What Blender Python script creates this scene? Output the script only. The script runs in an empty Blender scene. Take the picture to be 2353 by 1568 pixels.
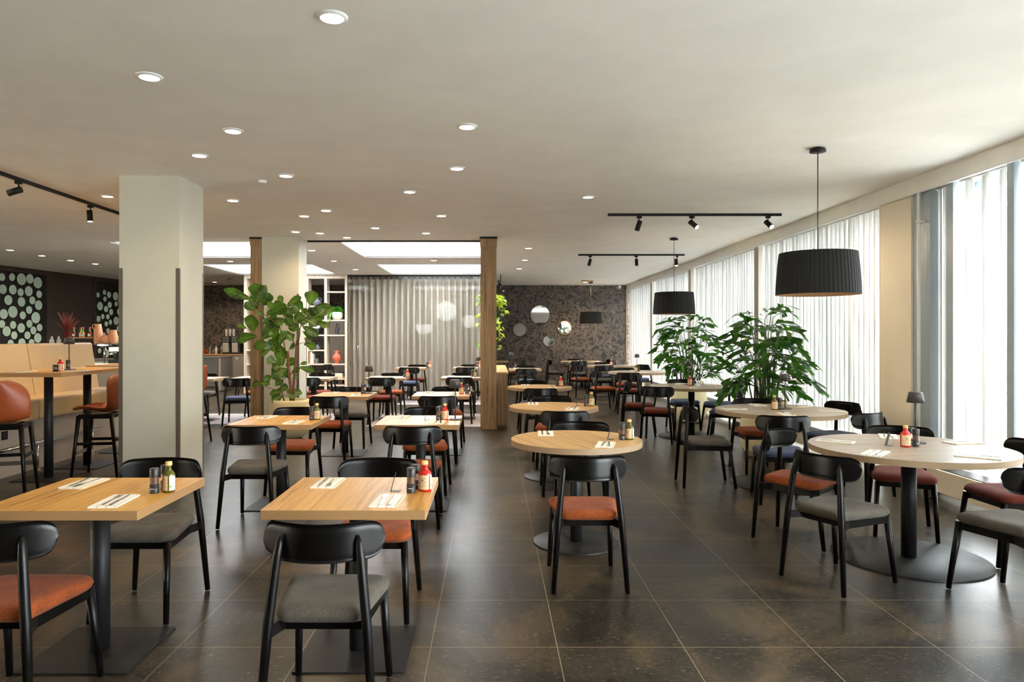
import bpy, bmesh, math, random
from mathutils import Vector, Matrix, Euler

random.seed(7)
S = bpy.context.scene
COL = S.collection
R = math.radians

# ---------------------------------------------------------------- camera, world, exposure
cam_d = bpy.data.cameras.new('camera')
cam_d.sensor_width = 36.0
cam_d.lens = 1630.0 / 2353.0 * 36.0
cam_d.shift_x = (1176.5 - 1130.0) / 2353.0
cam_d.shift_y = -(784.0 - 771.0) / 2353.0
cam_d.clip_end = 300
cam = bpy.data.objects.new('camera', cam_d)
cam.location = (0, 0, 1.5)
cam.rotation_euler = (R(90), 0, 0)
COL.objects.link(cam)
S.camera = cam

W = bpy.data.worlds.new('overcast_sky')
S.world = W
W.use_nodes = True
wn = W.node_tree.nodes
wl = W.node_tree.links
wn.clear()
w_out = wn.new('ShaderNodeOutputWorld')
w_bg = wn.new('ShaderNodeBackground')
w_bg.inputs[0].default_value = (0.93, 0.97, 1.0, 1)
w_bg.inputs[1].default_value = 10.0
wl.new(w_bg.outputs[0], w_out.inputs[0])

S.view_settings.view_transform = 'Standard'
S.view_settings.look = 'None'
S.view_settings.gamma = 1
S.view_settings.use_curve_mapping = False
S.view_settings.exposure = 1.42
DOWNLIGHT_W = 15.0
WARM = (1.0, 0.76, 0.48)

CEIL = 3.07

# ---------------------------------------------------------------- mesh helper
class MB:
    def __init__(s):
        s.v = []; s.f = []; s.m = []; s.sm = []
    def add(s, vs, fs, mat=0, smooth=False):
        o = len(s.v)
        s.v.extend([tuple(v) for v in vs])
        for f in fs:
            s.f.append([i + o for i in f]); s.m.append(mat); s.sm.append(smooth)
    def box(s, x0, x1, y0, y1, z0, z1, mat=0):
        vs = [(x, y, z) for z in (z0, z1) for y in (y0, y1) for x in (x0, x1)]
        s.add(vs, [(0, 2, 3, 1), (4, 5, 7, 6), (0, 1, 5, 4), (2, 6, 7, 3), (0, 4, 6, 2), (1, 3, 7, 5)], mat)
        return s
    def beam(s, p0, p1, w, h, up=(0, 0, 1), mat=0):
        p0 = Vector(p0); p1 = Vector(p1); d = (p1 - p0).normalized()
        side = d.cross(Vector(up)).normalized(); u = side.cross(d)
        vs = []
        for p in (p0, p1):
            for a, b in ((-1, -1), (1, -1), (1, 1), (-1, 1)):
                vs.append(p + side * (a * w / 2) + u * (b * h / 2))
        s.add(vs, [(3, 2, 1, 0), (4, 5, 6, 7), (0, 1, 5, 4), (1, 2, 6, 5), (2, 3, 7, 6), (3, 0, 4, 7)], mat)
        return s
    def tube(s, pts, rad, n=10, mat=0, caps=True, smooth=True):
        pts = [Vector(p) for p in pts]
        if not hasattr(rad, '__len__'): rad = [rad] * len(pts)
        ref = None; rings = []
        for i, p in enumerate(pts):
            a = pts[max(i - 1, 0)]; b = pts[min(i + 1, len(pts) - 1)]
            t = (b - a).normalized()
            if ref is None:
                ref = Vector((0, 0, 1)) if abs(t.z) < 0.9 else Vector((1, 0, 0))
            x = (ref - t * ref.dot(t)).normalized(); y = t.cross(x); ref = x
            rings.append([p + x * (rad[i] * math.cos(2 * math.pi * k / n)) + y * (rad[i] * math.sin(2 * math.pi * k / n)) for k in range(n)])
        vs = [q for r_ in rings for q in r_]; fs = []
        for i in range(len(pts) - 1):
            for k in range(n):
                k2 = (k + 1) % n
                fs.append((i * n + k, i * n + k2, (i + 1) * n + k2, (i + 1) * n + k))
        s.add(vs, fs, mat, smooth)
        if caps:
            s.add(rings[0], [tuple(range(n))[::-1]], mat); s.add(rings[-1], [tuple(range(n))], mat)
        return s
    def lathe(s, prof, n=28, c=(0, 0, 0), sx=1.0, sy=1.0, mat=0, a0=0.0, a1=360.0, smooth=True):
        full = abs(a1 - a0 - 360) < 1e-6
        m = n if full else n + 1
        vs = []
        for (r_, z) in prof:
            for k in range(m):
                a = R(a0 + (a1 - a0) * k / n)
                vs.append((c[0] + r_ * sx * math.cos(a), c[1] + r_ * sy * math.sin(a), c[2] + z))
        fs = []
        for i in range(len(prof) - 1):
            for k in range(n):
                k2 = (k + 1) % m
                fs.append((i * m + k, i * m + k2, (i + 1) * m + k2, (i + 1) * m + k))
        s.add(vs, fs, mat, smooth)
        return s
    def disc(s, r_, z, n=28, c=(0, 0), up=True, mat=0):
        vs = [(c[0] + r_ * math.cos(2 * math.pi * k / n), c[1] + r_ * math.sin(2 * math.pi * k / n), z) for k in range(n)]
        s.add(vs, [tuple(range(n)) if up else tuple(range(n))[::-1]], mat)
        return s
    def prism(s, outline, z0, z1, mat=0, mat_side=None, smooth_side=False):
        n = len(outline)
        lo = [(x, y, z0) for x, y in outline]; hi = [(x, y, z1) for x, y in outline]
        s.add(lo, [tuple(range(n))[::-1]], mat); s.add(hi, [tuple(range(n))], mat)
        s.add(lo + hi, [(i, (i + 1) % n, n + (i + 1) % n, n + i) for i in range(n)], mat if mat_side is None else mat_side, smooth_side)
        return s
    def grid(s, rows, mat=0, smooth=True):
        h = len(rows); w = len(rows[0])
        s.add([p for r_ in rows for p in r_], [(i * w + j, i * w + j + 1, (i + 1) * w + j + 1, (i + 1) * w + j) for i in range(h - 1) for j in range(w - 1)], mat, smooth)
        return s
    def mesh(s, name, mats, bevel=0, weld=True, M=None):
        me = bpy.data.meshes.new(name)
        vs = s.v if M is None else [tuple(M @ Vector(v)) for v in s.v]
        me.from_pydata(vs, [], s.f)
        for m in mats: me.materials.append(m)
        me.polygons.foreach_set('material_index', s.m)
        me.polygons.foreach_set('use_smooth', s.sm)
        if weld or bevel:
            bm = bmesh.new(); bm.from_mesh(me)
            bmesh.ops.remove_doubles(bm, verts=bm.verts, dist=1e-5)
            if bevel:
                es = [e for e in bm.edges if len(e.link_faces) == 2 and e.calc_face_angle(0) > R(40)]
                bmesh.ops.bevel(bm, geom=es, offset=bevel, segments=2, affect='EDGES', profile=0.6)
            bm.to_mesh(me); bm.free()
        me.update()
        return me
    def build(s, name, mats, parent=None, label=None, **kw):
        if not isinstance(mats, (list, tuple)): mats = [mats]
        o = bpy.data.objects.new(name, s.mesh(name, mats, **kw))
        COL.objects.link(o)
        if parent is not None: o.parent = parent
        if label: o['label'] = label
        return o

def thing(name, label, cat, loc=(0, 0, 0), rz=0.0, group=None):
    o = bpy.data.objects.new(name, None)
    o.empty_display_size = 0.1
    COL.objects.link(o)
    o.location = loc; o.rotation_euler = (0, 0, R(rz))
    o['label'] = label; o['category'] = cat
    if group: o['group'] = group
    return o

def tag(o, label, cat, group=None, kind=None):
    if label: o['label'] = label
    if cat: o['category'] = cat
    if group: o['group'] = group
    if kind: o['kind'] = kind
    return o

def struct(o):
    o['kind'] = 'structure'
    return o

def kids(o): return list(o.children)

def dup(root, loc, rz, label, group=None, cat=None):
    r_ = root.copy(); COL.objects.link(r_)
    r_.location = loc; r_.rotation_euler = (0, 0, R(rz)); r_['label'] = label
    if group: r_['group'] = group
    if cat: r_['category'] = cat
    for ch in kids(root):
        c = ch.copy(); COL.objects.link(c); c.parent = r_
        for g in kids(ch):
            d = g.copy(); COL.objects.link(d); d.parent = c
    return r_

# first use moves the prototype itself, later uses copy it
class Proto:
    def __init__(s, root): s.root = root; s.used = False
    def put(s, loc, rz, label, group=None, cat=None):
        if not s.used:
            s.used = True
            s.root.location = loc; s.root.rotation_euler = (0, 0, R(rz)); s.root['label'] = label
            if group: s.root['group'] = group
            return s.root
        return dup(s.root, loc, rz, label, group, cat)

def rrect(x0, x1, y0, y1, r_, n=5):
    out = []
    for cx, cy, a in ((x1 - r_, y1 - r_, 0), (x0 + r_, y1 - r_, 90), (x0 + r_, y0 + r_, 180), (x1 - r_, y0 + r_, 270)):
        for k in range(n + 1):
            t = R(a + 90 * k / n); out.append((cx + r_ * math.cos(t), cy + r_ * math.sin(t)))
    return out

def text_mesh(name, body, size, mat, parent, loc, rot, wrap=None, align='CENTER'):
    cu = bpy.data.curves.new(name, 'FONT'); cu.body = body; cu.size = size; cu.align_x = align; cu.align_y = 'CENTER'
    cu.resolution_u = 2
    tmp = bpy.data.objects.new(name, cu); COL.objects.link(tmp)
    dg = bpy.context.evaluated_depsgraph_get()
    me = bpy.data.meshes.new_from_object(tmp.evaluated_get(dg))
    bpy.data.objects.remove(tmp)
    if wrap:                                   # bend round an upright axis: x runs round the wall of radius wrap
        for v in me.vertices:
            a = v.co.x / wrap
            v.co = (wrap * math.sin(a), -wrap * math.cos(a), v.co.y)
        rot = (0, 0, 0)
    me.materials.clear(); me.materials.append(mat)
    o = bpy.data.objects.new(name, me); COL.objects.link(o)
    o.parent = parent; o.location = loc; o.rotation_euler = rot
    return o

# ---------------------------------------------------------------- materials
def nmat(name):
    m = bpy.data.materials.new(name); m.use_nodes = True
    return m, m.node_tree.nodes, m.node_tree.links, m.node_tree.nodes['Principled BSDF']

def rgb(h):
    def f(c):
        c /= 255.0
        return c / 12.92 if c <= 0.04045 else ((c + 0.055) / 1.055) ** 2.4
    return (f(h[0]), f(h[1]), f(h[2]), 1)

def plain(name, col, rough=0.5, metal=0.0, spec=0.5, coat=0.0, sheen=0.0, bump=0.0, bscale=60):
    m, n, l, b = nmat(name)
    b.inputs['Base Color'].default_value = rgb(col)
    b.inputs['Roughness'].default_value = rough
    b.inputs['Metallic'].default_value = metal
    b.inputs['Specular IOR Level'].default_value = spec
    b.inputs['Coat Weight'].default_value = coat
    b.inputs['Sheen Weight'].default_value = sheen
    tc = n.new('ShaderNodeTexCoord'); nz = n.new('ShaderNodeTexNoise')
    nz.inputs['Scale'].default_value = bscale; nz.inputs['Detail'].default_value = 4
    l.new(tc.outputs['Object'], nz.inputs['Vector'])
    hs = n.new('ShaderNodeHueSaturation'); hs.inputs['Color'].default_value = rgb(col)
    mr = n.new('ShaderNodeMapRange'); mr.inputs['To Min'].default_value = 0.92; mr.inputs['To Max'].default_value = 1.08
    l.new(nz.outputs['Fac'], mr.inputs['Value']); l.new(mr.outputs['Result'], hs.inputs['Value'])
    l.new(hs.outputs['Color'], b.inputs['Base Color'])
    if bump:
        bp = n.new('ShaderNodeBump'); bp.inputs['Strength'].default_value = bump; bp.inputs['Distance'].default_value = 0.004
        l.new(nz.outputs['Fac'], bp.inputs['Height']); l.new(bp.outputs['Normal'], b.inputs['Normal'])
    return m

def ramp(n, stops):
    r_ = n.new('ShaderNodeValToRGB')
    e = r_.color_ramp.elements
    e[0].position, e[0].color = stops[0][0], stops[0][1]
    e[1].position, e[1].color = stops[-1][0], stops[-1][1]
    for p, c in stops[1:-1]:
        x = e.new(p); x.color = c
    return r_

def wood(name, dark, mid, light, axis='Y', scale=1.0, rough=0.42, spec=0.4, grain=1.0, rnd=True):
    m, n, l, b = nmat(name)
    tc = n.new('ShaderNodeTexCoord'); mp = n.new('ShaderNodeMapping')
    k = {'X': (0.9, 22, 22), 'Y': (22, 0.9, 22), 'Z': (22, 22, 0.9)}[axis]
    mp.inputs['Scale'].default_value = tuple(a * scale for a in k)
    if rnd:
        oi = n.new('ShaderNodeObjectInfo'); vm = n.new('ShaderNodeVectorMath'); vm.operation = 'ADD'
        mu = n.new('ShaderNodeMath'); mu.operation = 'MULTIPLY'; mu.inputs[1].default_value = 37
        l.new(oi.outputs['Random'], mu.inputs[0]); l.new(tc.outputs['Object'], vm.inputs[0]); l.new(mu.outputs[0], vm.inputs[1])
        l.new(vm.outputs[0], mp.inputs['Vector'])
    else:
        l.new(tc.outputs['Object'], mp.inputs['Vector'])
    n1 = n.new('ShaderNodeTexNoise'); n1.inputs['Scale'].default_value = 1.0; n1.inputs['Detail'].default_value = 6
    n1.inputs['Roughness'].default_value = 0.62; n1.inputs['Distortion'].default_value = 0.9
    n2 = n.new('ShaderNodeTexNoise'); n2.inputs['Scale'].default_value = 7.0; n2.inputs['Detail'].default_value = 3
    l.new(mp.outputs[0], n1.inputs['Vector']); l.new(mp.outputs[0], n2.inputs['Vector'])
    mx = n.new('ShaderNodeMath'); mx.operation = 'MULTIPLY_ADD'; mx.inputs[1].default_value = 0.3 * grain
    l.new(n2.outputs['Fac'], mx.inputs[0]); l.new(n1.outputs['Fac'], mx.inputs[2])
    rp = ramp(n, [(0.46, rgb(dark)), (0.60, rgb(mid)), (0.78, rgb(light))])
    l.new(mx.outputs[0], rp.inputs['Fac']); l.new(rp.outputs['Color'], b.inputs['Base Color'])
    b.inputs['Roughness'].default_value = rough; b.inputs['Specular IOR Level'].default_value = spec
    bp = n.new('ShaderNodeBump'); bp.inputs['Strength'].default_value = 0.08; bp.inputs['Distance'].default_value = 0.002
    l.new(n2.outputs['Fac'], bp.inputs['Height']); l.new(bp.outputs['Normal'], b.inputs['Normal'])
    return m

def stripes(name, a, c, scale=220.0, axis='Z'):
    m, n, l, b = nmat(name)
    tc = n.new('ShaderNodeTexCoord'); wv = n.new('ShaderNodeTexWave')
    wv.bands_direction = axis; wv.inputs['Scale'].default_value = scale / 20.0 * 8.5
    wv.inputs['Distortion'].default_value = 0.8; wv.inputs['Detail'].default_value = 2; wv.inputs['Detail Scale'].default_value = 3
    l.new(tc.outputs['Object'], wv.inputs['Vector'])
    rp = ramp(n, [(0.2, rgb(a)), (0.8, rgb(c))]); l.new(wv.outputs['Fac'], rp.inputs['Fac'])
    l.new(rp.outputs['Color'], b.inputs['Base Color']); b.inputs['Roughness'].default_value = 0.5
    return m

def fabric(name, c1, c2, scale=620.0):
    m, n, l, b = nmat(name)
    tc = n.new('ShaderNodeTexCoord')
    vo = n.new('ShaderNodeTexVoronoi'); vo.inputs['Scale'].default_value = scale
    n2 = n.new('ShaderNodeTexNoise'); n2.inputs['Scale'].default_value = scale * 0.6; n2.inputs['Detail'].default_value = 2
    n3 = n.new('ShaderNodeTexNoise'); n3.inputs['Scale'].default_value = 9; n3.inputs['Detail'].default_value = 3
    for q in (vo, n2, n3): l.new(tc.outputs['Object'], q.inputs['Vector'])
    a = n.new('ShaderNodeMath'); a.operation = 'MULTIPLY_ADD'; a.inputs[1].default_value = 0.35
    l.new(n3.outputs['Fac'], a.inputs[0]); l.new(n2.outputs['Fac'], a.inputs[2])
    rp = ramp(n, [(0.48, rgb(c1)), (0.86, rgb(c2))]); l.new(a.outputs[0], rp.inputs['Fac'])
    l.new(rp.outputs['Color'], b.inputs['Base Color'])
    b.inputs['Roughness'].default_value = 0.9; b.inputs['Sheen Weight'].default_value = 0.06; b.inputs['Specular IOR Level'].default_value = 0.2
    bp = n.new('ShaderNodeBump'); bp.inputs['Strength'].default_value = 0.5; bp.inputs['Distance'].default_value = 0.0015
    l.new(vo.outputs['Distance'], bp.inputs['Height']); l.new(bp.outputs['Normal'], b.inputs['Normal'])
    return m

def emit(name, col, strength):
    m = bpy.data.materials.new(name); m.use_nodes = True
    n = m.node_tree.nodes; l = m.node_tree.links; n.clear()
    o = n.new('ShaderNodeOutputMaterial'); e = n.new('ShaderNodeEmission')
    e.inputs[0].default_value = (*col, 1); e.inputs[1].default_value = strength
    l.new(e.outputs[0], o.inputs[0])
    return m

def glass(name, tint=(0.95, 0.98, 0.97), refl=0.08):
    m = bpy.data.materials.new(name); m.use_nodes = True
    n = m.node_tree.nodes; l = m.node_tree.links; n.clear()
    o = n.new('ShaderNodeOutputMaterial'); mx = n.new('ShaderNodeMixShader')
    t = n.new('ShaderNodeBsdfTransparent'); t.inputs[0].default_value = (*tint, 1)
    g = n.new('ShaderNodeBsdfGlossy'); g.inputs['Roughness'].default_value = 0.02
    lw = n.new('ShaderNodeLayerWeight'); lw.inputs[0].default_value = 0.5
    pw = n.new('ShaderNodeMath'); pw.operation = 'POWER'; pw.inputs[1].default_value = 5
    ma = n.new('ShaderNodeMath'); ma.operation = 'MULTIPLY_ADD'; ma.inputs[1].default_value = 0.9; ma.inputs[2].default_value = refl / 2
    l.new(lw.outputs['Facing'], pw.inputs[0]); l.new(pw.outputs[0], ma.inputs[0]); l.new(ma.outputs[0], mx.inputs[0])
    l.new(t.outputs[0], mx.inputs[1]); l.new(g.outputs[0], mx.inputs[2]); l.new(mx.outputs[0], o.inputs[0])
    return m

def sheer(name, lo, hi, diff, trans, clear, zscale=1.2, xscale=70.0, band=0.0):
    """backlit fabric: diffuse + translucent + a little see-through weave"""
    m = bpy.data.materials.new(name); m.use_nodes = True
    n = m.node_tree.nodes; l = m.node_tree.links; n.clear()
    o = n.new('ShaderNodeOutputMaterial')
    tc = n.new('ShaderNodeTexCoord'); mp = n.new('ShaderNodeMapping'); mp.inputs['Scale'].default_value = (xscale, xscale, zscale)
    nz = n.new('ShaderNodeTexNoise'); nz.inputs['Scale'].default_value = 1; nz.inputs['Detail'].default_value = 5; nz.inputs['Distortion'].default_value = 1.2
    l.new(tc.outputs['Object'], mp.inputs[0]); l.new(mp.outputs[0], nz.inputs['Vector'])
    rp = ramp(n, [(0.32, (*lo, 1)), (0.66, (*hi, 1))]); l.new(nz.outputs['Fac'], rp.inputs[0])
    d = n.new('ShaderNodeBsdfDiffuse'); t = n.new('ShaderNodeBsdfTranslucent'); c = n.new('ShaderNodeBsdfTransparent')
    col_ = rp.outputs[0]
    if band:                                   # tone varies at random from strip to strip
        m3 = n.new('ShaderNodeMapping'); m3.inputs['Scale'].default_value = (0, band, 0)
        b3 = n.new('ShaderNodeTexNoise'); b3.inputs['Scale'].default_value = 1; b3.inputs['Detail'].default_value = 1
        l.new(tc.outputs['Object'], m3.inputs[0]); l.new(m3.outputs[0], b3.inputs['Vector'])
        r3 = ramp(n, [(0.38, (0.62, 0.62, 0.62, 1)), (0.62, (1.08, 1.08, 1.08, 1))]); l.new(b3.outputs['Fac'], r3.inputs[0])
        mu = n.new('ShaderNodeMixRGB'); mu.blend_type = 'MULTIPLY'; mu.inputs[0].default_value = 1
        l.new(rp.outputs[0], mu.inputs[1]); l.new(r3.outputs[0], mu.inputs[2]); col_ = mu.outputs[0]
    l.new(col_, d.inputs[0]); l.new(col_, t.inputs[0])
    m1 = n.new('ShaderNodeMixShader'); m1.inputs[0].default_value = trans / (diff + trans)
    l.new(d.outputs[0], m1.inputs[1]); l.new(t.outputs[0], m1.inputs[2])
    m2 = n.new('ShaderNodeMixShader'); m2.inputs[0].default_value = clear
    l.new(m1.outputs[0], m2.inputs[1]); l.new(c.outputs[0], m2.inputs[2]); l.new(m2.outputs[0], o.inputs[0])
    return m

def leafmat(name, c1, c2, trans=0.35, rough=0.35):
    m = bpy.data.materials.new(name); m.use_nodes = True
    n = m.node_tree.nodes; l = m.node_tree.links
    b = n['Principled BSDF']; out = n['Material Output']
    tc = n.new('ShaderNodeTexCoord'); nz = n.new('ShaderNodeTexNoise'); nz.inputs['Scale'].default_value = 5; nz.inputs['Detail'].default_value = 3
    l.new(tc.outputs['Object'], nz.inputs['Vector'])
    rp = ramp(n, [(0.35, rgb(c1)), (0.68, rgb(c2))]); l.new(nz.outputs['Fac'], rp.inputs[0])
    l.new(rp.outputs[0], b.inputs['Base Color']); b.inputs['Roughness'].default_value = rough
    t = n.new('ShaderNodeBsdfTranslucent')
    hs = n.new('ShaderNodeHueSaturation'); hs.inputs['Value'].default_value = 1.6; hs.inputs['Saturation'].default_value = 1.1
    l.new(rp.outputs[0], hs.inputs['Color']); l.new(hs.outputs[0], t.inputs[0])
    mx = n.new('ShaderNodeMixShader'); mx.inputs[0].default_value = trans
    l.new(b.outputs[0], mx.inputs[1]); l.new(t.outputs[0], mx.inputs[2]); l.new(mx.outputs[0], out.inputs[0])
    return m

def stone_floor():
    m, n, l, b = nmat('dark_stone_tiles')
    tc = n.new('ShaderNodeTexCoord'); mp = n.new('ShaderNodeMapping')
    mp.inputs['Location'].default_value = (-0.315 + 0.608 * 20, -3.41 + 0.608 * 20, 0)
    l.new(tc.outputs['Object'], mp.inputs[0])
    br = n.new('ShaderNodeTexBrick'); br.offset = 0.0; br.squash = 1.0
    br.inputs['Scale'].default_value = 1.0; br.inputs['Mortar Size'].default_value = 0.0022; br.inputs['Mortar Smooth'].default_value = 0.1
    br.inputs['Brick Width'].default_value = 0.608; br.inputs['Row Height'].default_value = 0.608; br.inputs['Bias'].default_value = 0
    br.inputs['Color1'].default_value = (0.9, 0.9, 0.9, 1); br.inputs['Color2'].default_value = (1.12, 1.12, 1.12, 1)
    l.new(mp.outputs[0], br.inputs['Vector'])
    n1 = n.new('ShaderNodeTexNoise'); n1.inputs['Scale'].default_value = 1.3; n1.inputs['Detail'].default_value = 8; n1.inputs['Roughness'].default_value = 0.65; n1.inputs['Distortion'].default_value = 0.8
    n2 = n.new('ShaderNodeTexNoise'); n2.inputs['Scale'].default_value = 30; n2.inputs['Detail'].default_value = 6; n2.inputs['Roughness'].default_value = 0.7
    mp2 = n.new('ShaderNodeMapping'); mp2.inputs['Scale'].default_value = (1, 2.2, 1)
    l.new(tc.outputs['Object'], mp2.inputs[0]); l.new(tc.outputs['Object'], n1.inputs['Vector']); l.new(mp2.outputs[0], n2.inputs['Vector'])
    r1 = ramp(n, [(0.40, rgb((22, 19, 16))), (0.5, rgb((40, 34, 26))), (0.61, rgb((74, 60, 42)))])
    l.new(n1.outputs['Fac'], r1.inputs[0])
    r2 = ramp(n, [(0.57, (0.0, 0.0, 0.0, 1)), (0.69, (1, 1, 1, 1))]); l.new(n2.outputs['Fac'], r2.inputs[0])
    mxa = n.new('ShaderNodeMixRGB'); mxa.blend_type = 'MIX'; mxa.inputs[2].default_value = rgb((128, 120, 106))
    mf = n.new('ShaderNodeMath'); mf.operation = 'MULTIPLY'; mf.inputs[1].default_value = 0.85
    l.new(r2.outputs[0], mf.inputs[0]); l.new(mf.outputs[0], mxa.inputs[0]); l.new(r1.outputs[0], mxa.inputs[1])
    mu = n.new('ShaderNodeMixRGB'); mu.blend_type = 'MULTIPLY'; mu.inputs[0].default_value = 1
    l.new(mxa.outputs[0], mu.inputs[1]); l.new(br.outputs['Color'], mu.inputs[2])
    mg = n.new('ShaderNodeMixRGB'); mg.inputs[2].default_value = rgb((132, 118, 98))
    l.new(br.outputs['Fac'], mg.inputs[0]); l.new(mu.outputs[0], mg.inputs[1])
    l.new(mg.outputs[0], b.inputs['Base Color'])
    rr = n.new('ShaderNodeMapRange'); rr.inputs['To Min'].default_value = 0.2; rr.inputs['To Max'].default_value = 0.42
    l.new(n2.outputs['Fac'], rr.inputs['Value']); l.new(rr.outputs[0], b.inputs['Roughness'])
    b.inputs['Specular IOR Level'].default_value = 0.32
    bp = n.new('ShaderNodeBump'); bp.inputs['Strength'].default_value = 0.12; bp.inputs['Distance'].default_value = 0.003
    l.new(n2.outputs['Fac'], bp.inputs['Height']); l.new(bp.outputs['Normal'], b.inputs['Normal'])
    return m

def wallpaper():
    m, n, l, b = nmat('dark_marbled_wallpaper')
    tc = n.new('ShaderNodeTexCoord')
    n1 = n.new('ShaderNodeTexNoise'); n1.inputs['Scale'].default_value = 5.5; n1.inputs['Detail'].default_value = 12; n1.inputs['Roughness'].default_value = 0.78; n1.inputs['Distortion'].default_value = 0.5
    l.new(tc.outputs['Object'], n1.inputs['Vector'])
    rg = n.new('ShaderNodeMath'); rg.operation = 'SUBTRACT'; rg.inputs[1].default_value = 0.5
    ab = n.new('ShaderNodeMath'); ab.operation = 'ABSOLUTE'
    l.new(n1.outputs['Fac'], rg.inputs[0]); l.new(rg.outputs[0], ab.inputs[0])
    n3 = n.new('ShaderNodeTexNoise'); n3.inputs['Scale'].default_value = 3.0; n3.inputs['Detail'].default_value = 5
    l.new(tc.outputs['Object'], n3.inputs['Vector'])
    rp = ramp(n, [(0.0, rgb((132, 118, 104))), (0.014, rgb((98, 86, 76))), (0.04, rgb((50, 44, 40))), (0.12, rgb((30, 27, 26)))])
    l.new(ab.outputs[0], rp.inputs[0])
    rp2 = ramp(n, [(0.35, (0.7, 0.7, 0.7, 1)), (0.65, (1.1, 1.08, 1.06, 1))]); l.new(n3.outputs['Fac'], rp2.inputs[0])
    mu = n.new('ShaderNodeMixRGB'); mu.blend_type = 'MULTIPLY'; mu.inputs[0].default_value = 1
    l.new(rp.outputs[0], mu.inputs[1]); l.new(rp2.outputs[0], mu.inputs[2])
    l.new(mu.outputs[0], b.inputs['Base Color']); b.inputs['Roughness'].default_value = 0.6
    return m

M = {}
M['ceiling'] = plain('ceiling_paint', (246, 243, 236), 0.9, bscale=2.5)
M['white_wall'] = plain('white_wall_paint', (226, 224, 218), 0.85, bscale=3)
M['cream_wall'] = plain('cream_wall_paint', (240, 228, 206), 0.85, bscale=3)
M['valance'] = plain('valance_paint', (240, 238, 232), 0.8, bscale=4)
M['floor'] = stone_floor()
M['wallpaper'] = wallpaper()
M['column'] = plain('column_paint', (196, 192, 177), 0.62, bscale=3)
M['guard'] = plain('corner_guard_brown', (92, 84, 74), 0.45)
M['black_wood'] = wood('black_stained_ash', (5, 5, 5), (9, 8, 8), (15, 14, 13), 'Z', 2.0, rough=0.34, spec=0.24, rnd=False)
M['black_back'] = wood('black_ash_veneer', (5, 5, 5), (9, 8, 8), (16, 15, 14), 'X', 2.2, rough=0.28, spec=0.28, rnd=False)
M['glide'] = plain('chair_glide', (150, 150, 150), 0.4)
M['orange'] = fabric('orange_weave', (92, 38, 16), (166, 84, 36))
M['red'] = fabric('rust_red_weave', (78, 29, 21), (122, 52, 37))
M['grey'] = fabric('grey_weave', (58, 53, 47), (106, 99, 89))
M['blue'] = fabric('blue_grey_weave', (44, 52, 70), (88, 98, 124))
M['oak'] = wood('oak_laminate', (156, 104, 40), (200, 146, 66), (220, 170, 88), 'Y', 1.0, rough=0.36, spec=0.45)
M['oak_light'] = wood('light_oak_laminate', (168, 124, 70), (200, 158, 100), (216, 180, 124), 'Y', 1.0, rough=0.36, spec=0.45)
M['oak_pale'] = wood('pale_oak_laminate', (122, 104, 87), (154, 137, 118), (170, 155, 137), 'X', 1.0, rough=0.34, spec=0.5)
M['oak_edge'] = stripes('oak_edge_strips', (138, 102, 64), (182, 142, 96), 230, 'Z')
M['pale_edge'] = stripes('pale_edge_strips', (140, 114, 84), (172, 148, 118), 230, 'Z')
M['post'] = wood('brown_oak_veneer', (108, 84, 58), (142, 114, 82), (166, 138, 102), 'Z', 1.3, rough=0.5)
M['sideboard_top'] = wood('honey_oak_top', (160, 118, 66), (192, 148, 90), (210, 172, 116), 'Y', 1.0, rough=0.4)
M['shelf_wood'] = wood('pale_shelf_wood', (176, 156, 136), (200, 182, 162), (216, 202, 184), 'Z', 1.6, rough=0.5)
M['black_metal'] = plain('black_powder_coat', (27, 27, 28), 0.48, spec=0.3, bscale=120)
M['dark_metal'] = plain('anthracite_metal', (66, 64, 62), 0.38, 0.2)
M['steel'] = plain('polished_steel', (206, 206, 204), 0.16, 1.0)
M['brushed'] = plain('brushed_steel', (186, 184, 178), 0.3, 1.0)
M['steel_panel'] = plain('satin_steel_panel', (186, 180, 168), 0.4, 0.3)
M['chrome'] = plain('chrome', (220, 220, 220), 0.1, 1.0)
M['red_bottle'] = plain('red_glaze', (206, 34, 20), 0.25, coat=0.4)
M['green_bottle'] = plain('olive_green_glaze', (88, 86, 22), 0.2, coat=0.4)
M['cork'] = plain('pale_cork', (226, 186, 118), 0.6)
M['paper'] = plain('kraft_paper_label', (222, 190, 150), 0.75)
M['white_label'] = plain('white_label', (226, 226, 220), 0.6)
M['green_mark'] = plain('green_mark', (110, 200, 60), 0.6)
M['ink'] = plain('dark_ink', (58, 44, 36), 0.8)
M['mill'] = plain('mill_plastic', (44, 43, 43), 0.42)
M['pepper'] = plain('peppercorns', (92, 62, 42), 0.35, coat=0.6, bump=0.8, bscale=160)
M['salt'] = plain('salt_crystals', (226, 210, 196), 0.3, coat=0.6, bump=0.6, bscale=200)
M['black_card'] = plain('black_card', (20, 20, 20), 0.6)
M['white_card'] = plain('white_card', (228, 228, 226), 0.6)
M['shade_black'] = plain('black_pleated_shade', (20, 20, 20), 0.85, bscale=90)
M['shade_inner'] = plain('shade_lining', (84, 68, 52), 0.8)
M['tan_leather'] = plain('cognac_leather', (150, 70, 32), 0.42, spec=0.5, bscale=20)
M['booth'] = plain('tan_leatherette', (206, 172, 120), 0.5, bscale=14)
M['greige'] = plain('greige_laminate', (168, 155, 140), 0.55, bscale=6)
M['dark_greige'] = plain('dark_greige_laminate', (104, 98, 90), 0.5, bscale=6)
M['bar_brown'] = plain('dark_brown_panel', (64, 54, 46), 0.45, bscale=8)
M['screen_black'] = plain('black_brown_screen', (34, 30, 27), 0.45, bscale=8)
M['pale_green'] = plain('pale_green_glass', (200, 222, 202), 0.25)
M['pot_beige'] = plain('beige_concrete', (214, 202, 160), 0.75, bscale=110)
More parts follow.
